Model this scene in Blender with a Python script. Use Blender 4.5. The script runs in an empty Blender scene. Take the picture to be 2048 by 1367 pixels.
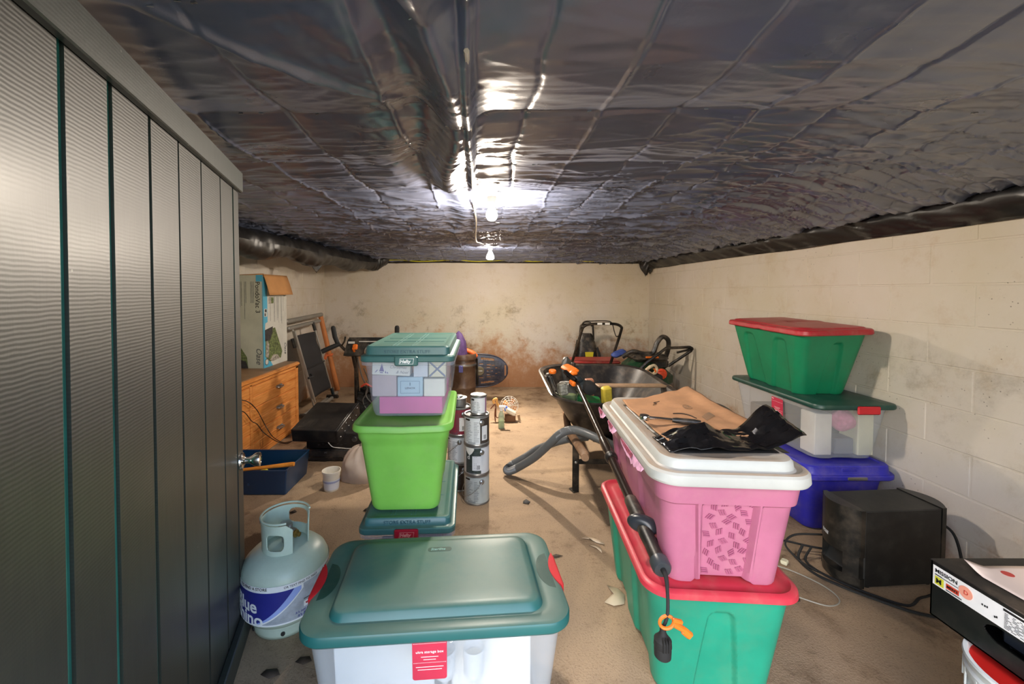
import bpy, bmesh, math, random
import numpy as np
from mathutils import Vector, Matrix, Euler
from math import sin, cos, pi, radians as R

random.seed(7)
SC = bpy.context.scene
COL = SC.collection

# ------------------------------------------------------------------ camera, sky, exposure
cam_d = bpy.data.cameras.new('camera')
cam = bpy.data.objects.new('camera', cam_d)
COL.objects.link(cam)
SC.camera = cam
cam.location = (0, 0, 1.36)
cam.rotation_euler = (pi / 2 - 0.03142, 0, 0)
cam_d.sensor_fit = 'HORIZONTAL'
cam_d.sensor_width = 36.0
cam_d.lens = 825.73 * 36 / 2048
cam_d.shift_x = (1024 - 972.39) / 2048
cam_d.shift_y = -(683.5 - 607.21) / 2048
cam_d.clip_start = 0.02

W = bpy.data.worlds.new('sky')
SC.world = W
W.use_nodes = True
_n = W.node_tree
_bg = _n.nodes['Background']
_sky = _n.nodes.new('ShaderNodeTexSky')
_sky.sky_type = 'NISHITA'
_sky.sun_disc = False
_sky.sun_elevation = R(38)
_sky.sun_rotation = R(200)
_sky.air_density = 1.0
_n.links.new(_sky.outputs[0], _bg.inputs[0])
SKY_STRENGTH = 1.2
_bg.inputs[1].default_value = SKY_STRENGTH
BULB_NEAR = 2200.0
BULB_FAR = 2400.0
BULB_FAR_BODY = 420.0
SPOT_WATTS = 260.0
BULB_COLOR = (1.0, 0.87, 0.72)

SC.view_settings.view_transform = 'Standard'
SC.view_settings.look = 'None'
SC.view_settings.gamma = 1.0
SC.view_settings.use_curve_mapping = False
SC.view_settings.exposure = -0.34
try:
    SC.cycles.use_denoising = True
    SC.cycles.max_bounces = 10
    SC.cycles.transparent_max_bounces = 16
    SC.cycles.sample_clamp_indirect = 6.0
    SC.cycles.caustics_reflective = False
    SC.cycles.caustics_refractive = False
except Exception:
    pass

# ------------------------------------------------------------------ materials
def lin(c):
    c = c / 255.0
    return c / 12.92 if c <= 0.04045 else ((c + 0.055) / 1.055) ** 2.4

def rgb(h):
    if isinstance(h, (tuple, list)):
        return tuple(h[:3])
    h = h.lstrip('#')
    return tuple(lin(int(h[i:i + 2], 16)) for i in (0, 2, 4))

class N:
    """small node helper"""
    def __init__(s, m):
        m.use_nodes = True
        s.t = m.node_tree
        s.b = s.t.nodes['Principled BSDF']
    def new(s, typ, **kw):
        n = s.t.nodes.new(typ)
        for k, v in kw.items():
            setattr(n, k, v)
        return n
    def lk(s, a, b):
        s.t.links.new(a, b)
    def coord(s, world=False):
        if world:
            return s.new('ShaderNodeNewGeometry').outputs['Position']
        return s.new('ShaderNodeTexCoord').outputs['Object']
    def noise(s, co, scale, detail=4, rough=0.6, dist=0.0, stretch=None):
        if stretch:
            mp = s.new('ShaderNodeMapping')
            mp.inputs['Scale'].default_value = stretch
            s.lk(co, mp.inputs[0])
            co = mp.outputs[0]
        n = s.new('ShaderNodeTexNoise')
        n.inputs['Scale'].default_value = scale
        n.inputs['Detail'].default_value = detail
        n.inputs['Roughness'].default_value = rough
        n.inputs['Distortion'].default_value = dist
        s.lk(co, n.inputs['Vector'])
        return n.outputs['Fac']
    def ramp(s, f, a, b):
        n = s.new('ShaderNodeMapRange', interpolation_type='SMOOTHSTEP')
        n.inputs[1].default_value = a
        n.inputs[2].default_value = b
        s.lk(f, n.inputs[0])
        return n.outputs[0]
    def math(s, op, a, b=None):
        n = s.new('ShaderNodeMath', operation=op)
        for i, v in enumerate((a, b)):
            if v is None:
                continue
            if isinstance(v, (int, float)):
                n.inputs[i].default_value = v
            else:
                s.lk(v, n.inputs[i])
        return n.outputs[0]
    def mix(s, f, a, b):
        n = s.new('ShaderNodeMix', data_type='RGBA')
        if isinstance(f, (int, float)):
            n.inputs[0].default_value = f
        else:
            s.lk(f, n.inputs[0])
        for i, v in ((6, a), (7, b)):
            if isinstance(v, (tuple, list)):
                n.inputs[i].default_value = (*v[:3], 1)
            else:
                s.lk(v, n.inputs[i])
        return n.outputs[2]
    def bump(s, h, strength, dist=0.01):
        n = s.new('ShaderNodeBump')
        n.inputs['Strength'].default_value = strength
        n.inputs['Distance'].default_value = dist
        s.lk(h, n.inputs['Height'])
        s.lk(n.outputs[0], s.b.inputs['Normal'])
    def sep(s, co):
        n = s.new('ShaderNodeSeparateXYZ')
        s.lk(co, n.inputs[0])
        return n.outputs

def mat(name, col, rough=0.5, metal=0.0, spec=0.5, vary=0.0, vscale=6.0, dust=0.0, dustcol='#b9a48c',
        bump=0.0, bscale=80.0, coat=0.0, trans=0.0, updust=0.0):
    m = bpy.data.materials.new(name)
    k = N(m)
    c = rgb(col)
    k.b.inputs['Base Color'].default_value = (*c, 1)
    k.b.inputs['Roughness'].default_value = rough
    k.b.inputs['Metallic'].default_value = metal
    k.b.inputs['Specular IOR Level'].default_value = spec
    k.b.inputs['Coat Weight'].default_value = coat
    if trans:
        k.b.inputs['Transmission Weight'].default_value = trans
    co = k.coord()
    cur = c
    # every surface gets a slight grain so nothing is perfectly flat
    v = vary if vary else 0.08
    nz = k.noise(co, vscale, 5)
    cur = k.mix(k.ramp(nz, 0.3, 0.7), tuple(x * (1 - v) for x in c), tuple(min(1, x * (1 + v)) for x in c))
    if dust:
        d = k.ramp(k.noise(co, 9.0, 6, 0.7), 0.42, 0.75)
        cur = k.mix(k.math('MULTIPLY', d, dust), cur, rgb(dustcol))
    if updust:
        nz_ = k.sep(k.new('ShaderNodeNewGeometry').outputs['Normal'])[2]
        f = k.math('MULTIPLY', k.ramp(nz_, 0.55, 0.97), k.math('MULTIPLY', k.ramp(k.noise(co, 5.0, 6, 0.65), 0.15, 0.6), updust))
        cur = k.mix(f, cur, rgb(dustcol))
    k.lk(cur, k.b.inputs['Base Color'])
    if bump:
        k.bump(k.noise(co, bscale, 4), bump, 0.004)
    return m

def clear(name, tint, alpha=0.3, rough=0.25):
    """thin clear plastic: see-through sheet with a milky, glossy share"""
    m = bpy.data.materials.new(name)
    k = N(m)
    k.b.inputs['Base Color'].default_value = (*rgb(tint), 1)
    k.b.inputs['Roughness'].default_value = rough
    tr = k.new('ShaderNodeBsdfTransparent')
    tr.inputs[0].default_value = (0.95, 0.96, 0.98, 1)
    mx = k.new('ShaderNodeMixShader')
    mx.inputs[0].default_value = alpha
    k.lk(tr.outputs[0], mx.inputs[1])
    k.lk(k.b.outputs[0], mx.inputs[2])
    out = k.t.nodes['Material Output']
    k.lk(mx.outputs[0], out.inputs[0])
    return m

def emit(name, col, strength):
    m = bpy.data.materials.new(name)
    k = N(m)
    k.b.inputs['Base Color'].default_value = (1, 1, 1, 1)
    k.b.inputs['Emission Color'].default_value = (*col, 1)
    k.b.inputs['Emission Strength'].default_value = strength
    return m

# ------------------------------------------------------------------ geometry helpers
def rrect(hx, hy, r, n=6, m=10, cx=0, cy=0):
    """rounded rectangle: list of (x, y, nx, ny, side, u)"""
    r = min(r, hx - 1e-4, hy - 1e-4)
    out = []
    ax, ay = hx - r, hy - r
    for i in range(m):
        u = -1 + 2 * i / m
        out.append((cx + ax * u, cy - hy, 0, -1, 0, u * ax / hx))
    for i in range(n):
        a = -pi / 2 + pi / 2 * i / n
        out.append((cx + ax + r * cos(a), cy - ay + r * sin(a), cos(a), sin(a), 4, 0))
    for i in range(m):
        u = -1 + 2 * i / m
        out.append((cx + hx, cy + ay * u, 1, 0, 1, u * ay / hy))
    for i in range(n):
        a = pi / 2 * i / n
        out.append((cx + ax + r * cos(a), cy + ay + r * sin(a), cos(a), sin(a), 4, 0))
    for i in range(m):
        u = 1 - 2 * i / m
        out.append((cx + ax * u, cy + hy, 0, 1, 2, u * ax / hx))
    for i in range(n):
        a = pi / 2 + pi / 2 * i / n
        out.append((cx - ax + r * cos(a), cy + ay + r * sin(a), cos(a), sin(a), 4, 0))
    for i in range(m):
        u = 1 - 2 * i / m
        out.append((cx - hx, cy + ay * u, -1, 0, 3, u * ay / hy))
    for i in range(n):
        a = pi + pi / 2 * i / n
        out.append((cx - ax + r * cos(a), cy - ay + r * sin(a), cos(a), sin(a), 4, 0))
    return out

class G:
    def __init__(s):
        s.v = []
        s.f = []
    def add(s, vs, fs, M=None):
        o = len(s.v)
        if M is not None:
            vs = [M @ Vector(p) for p in vs]
        s.v += [tuple(p) for p in vs]
        s.f += [tuple(i + o for i in f) for f in fs]
        return s
    def box(s, c, d, rot=(0, 0, 0), bev=0.0, M=None):
        hx, hy, hz = d[0] / 2, d[1] / 2, d[2] / 2
        T = Matrix.Translation(c) @ Euler(rot).to_matrix().to_4x4()
        if M is not None:
            T = M @ T
        b = min(bev, hx * .95, hy * .95, hz * .95)
        if b <= 0:
            vs = [(x, y, z) for z in (-hz, hz) for y in (-hy, hy) for x in (-hx, hx)]
            fs = [(0, 2, 3, 1), (4, 5, 7, 6), (0, 1, 5, 4), (2, 6, 7, 3), (0, 4, 6, 2), (1, 3, 7, 5)]
            return s.add(vs, fs, T)
        rings = []
        for z, i in ((-hz, b), (-hz + b, 0), (hz - b, 0), (hz, b)):
            x, y = hx - i, hy - i
            c2 = b if i == 0 else b * .6
            rings.append([(-x + c2, -y, z), (x - c2, -y, z), (x, -y + c2, z), (x, y - c2, z),
                          (x - c2, y, z), (-x + c2, y, z), (-x, y - c2, z), (-x, -y + c2, z)])
        return s.rings(rings, True, True, True, T)
    def rings(s, rings, closed=True, cap0=False, cap1=False, M=None):
        n = len(rings[0])
        vs = [p for r in rings for p in r]
        fs = []
        for k in range(len(rings) - 1):
            for i in range(n if closed else n - 1):
                j = (i + 1) % n
                fs.append((k * n + i, k * n + j, (k + 1) * n + j, (k + 1) * n + i))
        if cap0:
            fs.append(tuple(range(n - 1, -1, -1)))
        if cap1:
            o = (len(rings) - 1) * n
            fs.append(tuple(o + i for i in range(n)))
        return s.add(vs, fs, M)
    def tube(s, pts, r, n=8, cap=True, closed=False, M=None):
        pts = [Vector(p) for p in pts]
        rr = r if isinstance(r, (list, tuple)) else [r] * len(pts)
        rings = []
        t0 = None
        nrm = None
        L = len(pts)
        for i, p in enumerate(pts):
            if closed:
                t = (pts[(i + 1) % L] - pts[i - 1]).normalized()
            else:
                t = (pts[min(i + 1, L - 1)] - pts[max(i - 1, 0)]).normalized()
            if nrm is None:
                a = Vector((0, 0, 1)) if abs(t.z) < .9 else Vector((1, 0, 0))
                nrm = t.cross(a).normalized()
            else:
                q = t0.rotation_difference(t)
                nrm = (q @ nrm).normalized()
            bn = t.cross(nrm)
            rings.append([p + (nrm * cos(2 * pi * k / n) + bn * sin(2 * pi * k / n)) * rr[i] for k in range(n)])
            t0 = t
        if closed:
            rings.append(rings[0])
            return s.rings(rings, True, False, False, M)
        return s.rings(rings, True, cap, cap, M)
    def lathe(s, prof, n=24, c=(0, 0, 0), M=None, cap0=True, cap1=True):
        rings = [[(c[0] + r * cos(2 * pi * k / n), c[1] + r * sin(2 * pi * k / n), c[2] + z) for k in range(n)] for r, z in prof]
        return s.rings(rings, True, cap0, cap1, M)
    def prism(s, poly, h, M=None, z0=0.0):
        n = len(poly)
        vs = [(x, y, z0) for x, y in poly] + [(x, y, z0 + h) for x, y in poly]
        fs = [tuple(range(n - 1, -1, -1)), tuple(range(n, 2 * n))]
        fs += [(i, (i + 1) % n, n + (i + 1) % n, n + i) for i in range(n)]
        return s.add(vs, fs, M)
    def loft(s, levels, n=6, m=10, relief=None, zf=None, cap0=True, cap1=False, M=None):
        rings = []
        for lv in levels:
            z, hx, hy, r = lv[:4]
            cx, cy = (lv[4], lv[5]) if len(lv) > 4 else (0, 0)
            ring = []
            for x, y, nx, ny, sd, u in rrect(hx, hy, r, n, m, cx, cy):
                d = relief(sd, u, z) if relief else 0
                zz = z + (zf(x, y, z) if zf else 0)
                ring.append((x - nx * d, y - ny * d, zz))
            rings.append(ring)
        return s.rings(rings, True, cap0, cap1, M)
    def lid(s, hx, hy, r, prof, n=6, m=12, zf=None, M=None):
        """prof: (inset_x, inset_y, z) from the outer skirt inwards; closed by a cap"""
        rings = []
        for ix, iy, z in prof:
            rr = max(r - min(ix, iy) * .6, 0.012)
            rings.append([(x, y, z + (zf(x, y) if zf else 0)) for x, y, _, _, _, _ in rrect(hx - ix, hy - iy, rr, n, m)])
        # inner grid cap: shrink to the centre in a few rings so a bow can show
        ix, iy, z = prof[-1]
        for k in (0.66, 0.33):
            rings.append([(x, y, z + (zf(x, y) if zf else 0)) for x, y, _, _, _, _ in
                          rrect((hx - ix) * k, (hy - iy) * k, 0.012, n, m)])
        return s.rings(rings, True, False, True, M)
    def grid(s, fn, nu, nv, M=None, closed_u=False):
        vs = [fn(i / nu, j / nv) for j in range(nv + 1) for i in range(nu + 1)]
        w = nu + 1
        fs = [(j * w + i, j * w + i + 1, (j + 1) * w + i + 1, (j + 1) * w + i) for j in range(nv) for i in range(nu)]
        return s.add(vs, fs, M)

def link(name, me, parent=None):
    o = bpy.data.objects.new(name, me)
    COL.objects.link(o)
    if parent is not None:
        o.parent = parent
    return o

def obj(name, g, m, parent=None, smooth=True, ang=35, label=None, solid=0.0, off=-1.0):
    me = bpy.data.meshes.new(name)
    me.from_pydata(g.v, [], g.f)
    me.update()
    if smooth:
        me.shade_smooth()
        me.set_sharp_from_angle(angle=R(ang))
    me.materials.append(m)
    o = link(name, me, parent)
    if label:
        o['label'] = label
    if solid:
        md = o.modifiers.new('thickness', 'SOLIDIFY')
        md.thickness = solid
        md.offset = off
    return o

def tag(o, label, cat, group=None):
    o['label'] = label
    o['category'] = cat
    if group:
        o['group'] = group
    return o

def thing(name, label, cat, loc=(0, 0, 0), rot=0.0, group=None):
    o = bpy.data.objects.new(name, None)
    o.empty_display_size = 0.05
    COL.objects.link(o)
    o.location = loc
    o.rotation_euler = rot if isinstance(rot, (tuple, list)) else (0, 0, rot)
    return tag(o, label, cat, group)

def struct(o):
    o['kind'] = 'structure'
    return o

_TXT = {}
def text_mesh(s, size, ext=0.0004, bold=0.0, shear=0.0, align='LEFT', wide=1.0):
    cu = bpy.data.curves.new('text', 'FONT')
    cu.body = s
    cu.size = size
    cu.extrude = ext
    cu.offset = bold * size
    cu.shear = shear
    cu.align_x = align
    cu.resolution_u = 3
    o = bpy.data.objects.new('text', cu)
    COL.objects.link(o)
    dg = bpy.context.evaluated_depsgraph_get()
    me = bpy.data.meshes.new_from_object(o.evaluated_get(dg))
    bpy.data.objects.remove(o)
    bpy.data.curves.remove(cu)
    for v in me.vertices:
        v.co.x *= wide
    return me

def text(s, size, m, parent, M, name='lettering', fn=None, **kw):
    me = text_mesh(s, size, **kw)
    for v in me.vertices:
        v.co = fn(v.co) if fn else M @ v.co
    me.materials.clear()
    me.materials.append(m)
    return link(name, me, parent)

def frame(o, x, y):
    """matrix with origin o, x axis, y axis"""
    x = Vector(x).normalized()
    y = Vector(y)
    y = (y - x * y.dot(x)).normalized()
    z = x.cross(y)
    M = Matrix((x, y, z)).transposed().to_4x4()
    M.translation = Vector(o)
    return M

def bez(pts, n=8):
    """Catmull-Rom through the points"""
    P = [Vector(p) for p in pts]
    P = [P[0] * 2 - P[1]] + P + [P[-1] * 2 - P[-2]]
    out = []
    for i in range(1, len(P) - 2):
        a, b, c, d = P[i - 1:i + 3]
        for k in range(n):
            t = k / n
            out.append(0.5 * ((2 * b) + (c - a) * t + (2 * a - 5 * b + 4 * c - d) * t * t + (3 * b - a - 3 * c + d) * t ** 3))
    out.append(P[-2])
    return out

def sstep(a, b, x):
    t = max(0.0, min(1.0, (x - a) / (b - a)))
    return t * t * (3 - 2 * t)

def lerp(a, b, t):
    return a + (b - a) * t

# numpy value noise
_rng = np.random.RandomState(3)
_TAB = _rng.rand(256, 256)
def vn(x, y):
    xi = np.floor(x).astype(int)
    yi = np.floor(y).astype(int)
    fx, fy = x - xi, y - yi
    fx = fx * fx * (3 - 2 * fx)
    fy = fy * fy * (3 - 2 * fy)
    g = lambda a, b: _TAB[a % 256, b % 256]
    return (g(xi, yi) * (1 - fx) + g(xi + 1, yi) * fx) * (1 - fy) + (g(xi, yi + 1) * (1 - fx) + g(xi + 1, yi + 1) * fx) * fy
def fbm(x, y, o=4):
    s, a, t = 0, .5, 0
    for k in range(o):
        s = s + a * vn(x * 2 ** k + 17.3 * k, y * 2 ** k + 5.1 * k)
        t += a
        a *= .5
    return s / t
# ------------------------------------------------------------------ room materials
XR, XL, YB, ZC = 2.292, -2.27, 5.806, 1.90

def wall_mat(name, base, damp):
    m = bpy.data.materials.new(name)
    k = N(m)
    co = k.coord(True)
    X, Y, Z = k.sep(co)
    n1 = k.noise(co, 1.1, 5, 0.6)
    n2 = k.noise(co, 5.0, 8, 0.72)
    n3 = k.noise(co, 38.0, 3, 0.6)
    c = k.mix(k.ramp(n1, 0.3, 0.7), rgb(base), rgb('#c8beaa'))
    c = k.mix(k.math('MULTIPLY', k.ramp(n2, 0.5, 0.75), 0.45), c, rgb('#b39b78'))
    # rising damp: rusty salts low on the wall, with a ragged edge
    edge = k.math('ADD', Z, k.math('MULTIPLY', k.math('SUBTRACT', n2, 0.5), -1.5))
    edge = k.math('ADD', edge, k.math('MULTIPLY', k.math('SUBTRACT', n1, 0.5), -0.8))
    low = k.math('SUBTRACT', 1.0, k.ramp(edge, damp - 0.30, damp + 0.25))
    c = k.mix(k.math('MULTIPLY', low, 0.85), c, rgb('#a97850'))
    very = k.math('SUBTRACT', 1.0, k.ramp(edge, damp - 0.5, damp - 0.12))
    c = k.mix(k.math('MULTIPLY', very, 0.7), c, rgb('#a2734f'))
    # mould: grey green bloom in patches at mid height
    mo = k.math('MULTIPLY', k.ramp(k.noise(co, 1.7, 7, 0.75, 0.4), 0.50, 0.64), k.ramp(n2, 0.42, 0.6))
    mo = k.math('MULTIPLY', mo, k.math('MULTIPLY', k.ramp(Z, 0.35, 0.65), k.math('SUBTRACT', 1.0, k.ramp(Z, 1.0, 1.4))))
    c = k.mix(k.math('MULTIPLY', mo, 0.6 if damp > .3 else 0.3), c, rgb('#6d6046'))
    # specks
    v = k.new('ShaderNodeTexVoronoi')
    v.inputs['Scale'].default_value = 34
    k.lk(co, v.inputs['Vector'])
    sp = k.math('MULTIPLY', k.math('SUBTRACT', 1.0, k.ramp(v.outputs['Distance'], 0.06, 0.13)), k.ramp(k.noise(co, 3, 3), 0.5, 0.62))
    c = k.mix(k.math('MULTIPLY', sp, 0.65), c, rgb('#4d4335'))
    k.lk(c, k.b.inputs['Base Color'])
    k.b.inputs['Roughness'].default_value = 0.75
    k.b.inputs['Specular IOR Level'].default_value = 0.25
    k.bump(k.math('ADD', n3, k.math('MULTIPLY', n2, 0.8)), 0.25, 0.01)
    return m

def floor_mat():
    m = bpy.data.materials.new('stained_concrete')
    k = N(m)
    co = k.coord(True)
    n1 = k.noise(co, 0.9, 6, 0.62, 0.6)
    n2 = k.noise(co, 4.0, 8, 0.7)
    n3 = k.noise(co, 120.0, 4, 0.7)
    c = k.mix(k.ramp(n1, 0.32, 0.68), rgb('#8f7b66'), rgb('#b49a7c'))
    c = k.mix(k.math('MULTIPLY', k.ramp(n2, 0.5, 0.72), 0.7), c, rgb('#5f4a36'))
    c = k.mix(k.math('MULTIPLY', k.ramp(n3, 0.5, 0.7), 0.45), c, rgb('#5a4733'))
    c = k.mix(k.math('MULTIPLY', k.ramp(k.noise(co, 16, 6, .75), 0.58, 0.75), 0.5), c, rgb('#4d3f30'))
    X, Y, Z = k.sep(co)
    rust = k.math('MULTIPLY', k.ramp(k.noise(co, 1.6, 6, 0.7), 0.48, 0.64), k.ramp(Y, 3.6, 5.2))
    c = k.mix(k.math('MULTIPLY', rust, 0.8), c, rgb('#5f432c'))
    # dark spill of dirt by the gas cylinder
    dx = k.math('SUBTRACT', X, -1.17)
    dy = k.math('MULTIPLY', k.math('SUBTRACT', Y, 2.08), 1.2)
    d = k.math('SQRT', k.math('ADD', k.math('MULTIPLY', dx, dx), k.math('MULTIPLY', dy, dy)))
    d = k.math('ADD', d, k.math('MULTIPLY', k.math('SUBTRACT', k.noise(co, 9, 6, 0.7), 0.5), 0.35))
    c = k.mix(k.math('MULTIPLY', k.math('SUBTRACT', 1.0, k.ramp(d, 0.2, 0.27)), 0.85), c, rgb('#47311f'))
    k.lk(c, k.b.inputs['Base Color'])
    k.b.inputs['Roughness'].default_value = 0.82
    k.b.inputs['Specular IOR Level'].default_value = 0.3
    k.bump(k.math('ADD', n3, k.math('MULTIPLY', n2, 0.7)), 0.45, 0.012)
    return m

def sheet_mat(name='black_polythene', col='#5a6176', rough=0.27, flecks=True, ior=1.75):
    m = bpy.data.materials.new(name)
    k = N(m)
    co = k.coord(True)
    n1 = k.noise(co, 2.2, 5)
    c = k.mix(k.ramp(n1, 0.3, 0.7), rgb(col), tuple(x * 1.25 for x in rgb(col)))
    if flecks:
        v = k.new('ShaderNodeTexVoronoi')
        v.inputs['Scale'].default_value = 26
        k.lk(co, v.inputs['Vector'])
        sp = k.math('MULTIPLY', k.math('SUBTRACT', 1.0, k.ramp(v.outputs['Distance'], 0.04, 0.075)), k.ramp(k.noise(co, 2.4, 4), 0.52, 0.6))
        c = k.mix(k.math('MULTIPLY', sp, 0.8), c, rgb('#9d9a93'))
    k.lk(c, k.b.inputs['Base Color'])
    k.b.inputs['Specular IOR Level'].default_value = 1.0
    k.b.inputs['IOR'].default_value = ior
    rr = k.new('ShaderNodeMapRange')
    rr.inputs[3].default_value = rough - 0.06
    rr.inputs[4].default_value = rough + 0.1
    k.lk(n1, rr.inputs[0])
    k.lk(rr.outputs[0], k.b.inputs['Roughness'])
    k.bump(k.noise(co, 45, 5, 0.6), 0.06, 0.01)
    return m

M_WALL = wall_mat('painted_block', '#d0c7bd', 0.10)
M_WALLB = wall_mat('damp_plastered_block', '#cfc6be', 0.55)
M_MORTAR = wall_mat('painted_mortar', '#d0c7bd', 0.10)
M_FLOOR = floor_mat()
M_SHEET = sheet_mat()  # blue in the base colour paints the daylight sheen on black sheet
M_DRAPE = sheet_mat('black_polythene_drape', '#151516', 0.36, True, 1.42)
M_STAPLE = mat('staple_steel', '#c9c9c6', 0.3, 0.9)
M_BOUNCE = mat('pale_bounce_ground', '#77786c', 0.9, vary=0.25, vscale=3, bump=0.5)  # unseen ground outside, made pale to bounce daylight up to the ceiling
M_BLK = mat('black_plastic', '#141414', 0.42, dust=0.25)
M_BLKM = mat('black_metal', '#151515', 0.38, 0.3, dust=0.2)
M_CHROME = mat('chrome', '#d8d8d4', 0.14, 1.0)
M_STEEL = mat('steel', '#a9aaab', 0.32, 0.9)
M_WHITE = mat('white_paint', '#e8e6e0', 0.5)
M_PORC = mat('porcelain', '#efeae0', 0.3)

# ------------------------------------------------------------------ floor, ground outside
g = G()
g.box((0, 2.9, -0.1), (5.2, 6.1, 0.2))
struct(obj('floor', g, M_FLOOR, smooth=False))
g = G()
g.box((0, -6.2, -0.16), (30, 12, 0.2))
struct(obj('ground', g, M_BOUNCE, smooth=False))

# ------------------------------------------------------------------ block walls
def block_mesh(l, h, t, m):
    g = G()
    g.box((0, 0, 0), (l, t, h), bev=0.004)
    me = bpy.data.meshes.new('block')
    me.from_pydata(g.v, [], g.f)
    me.shade_smooth()
    me.set_sharp_from_angle(angle=R(30))
    me.materials.append(m)
    return me

Z0 = 1.36 + .2345          # a course line measured on the right wall
COURSES = [Z0 + .2032 * (1 - k) for k in range(0, 9)]     # tops

def block_wall(name, origin, along, normal, s0, s1, joint, m, proud, gap=1.0):
    """origin + s*along; normal points into the room"""
    along, normal = Vector(along), Vector(normal)
    g = G()
    mid = Vector(origin) + along * (s0 + s1) / 2
    back = mid - normal * 0.1
    d = [abs(along[i]) * (s1 - s0) + abs(normal[i]) * 0.2 for i in range(3)]
    g.box((back.x, back.y, 0.95), (d[0], d[1], 1.95))
    w = struct(obj(name, g, M_MORTAR if m is M_WALL else M_WALLB, smooth=False))
    ang = math.atan2(along.y, along.x)
    cache = {}
    for k, top in enumerate(COURSES):
        lo = max(0.0, top - .2032)
        hi = min(1.9, top)
        if hi - lo < .03:
            continue
        st = joint + (.2032 if k % 2 == 0 else 0)
        st -= .4064 * math.ceil((st - s0) / .4064 + 1)
        a = st
        while a < s1:
            b0, b1 = max(a, s0), min(a + .4064, s1)
            if b1 - b0 > .04:
                key = (round(b1 - b0, 3), round(hi - lo, 3))
                if key not in cache:
                    cache[key] = block_mesh(key[0] - .007 * gap, key[1] - .007 * gap, .03, m)
                p = Vector(origin) + along * (b0 + b1) / 2 + normal * (proud - .015 + random.uniform(-.0007, .0007))
                o = link('block', cache[key], w)
                o.location = (p.x, p.y, (lo + hi) / 2)
                o.rotation_euler = (0, 0, ang)
            a += .4064
    return w

block_wall('wall_right', (XR, 0, 0), (0, 1, 0), (-1, 0, 0), 0.9, YB, 4.974, M_WALL, .003, .75)
block_wall('wall_back', (0, YB, 0), (1, 0, 0), (0, -1, 0), XL, XR, 0.12, M_WALLB, .0010, .45)
block_wall('wall_left', (XL, 0, 0), (0, 1, 0), (1, 0, 0), 2.2, YB, 4.7, M_WALL, .003, .75)
g = G()
g.box((XL - .1, 1.1, .95), (.2, 2.3, 1.95))
struct(obj('wall_left_near', g, M_WALL, smooth=False)).name = 'wall_left.001'
g = G()
g.box((XR + .1, .45, .95), (.2, .95, 1.95))
struct(obj('wall_right', g, M_WALL, smooth=False))
# front wall with the doorway the photograph is taken from
g = G()
g.box(((XL - .6) / 2 - .0, .1, .95), (-.6 - XL, .2, 1.95))
g.box(((1.35 + XR) / 2, .1, .95), (XR - 1.35, .2, 1.95))
g.box((.375, .1, 1.90), (1.95, .2, .08))
struct(obj('wall_front', g, M_WALL, smooth=False))

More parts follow.
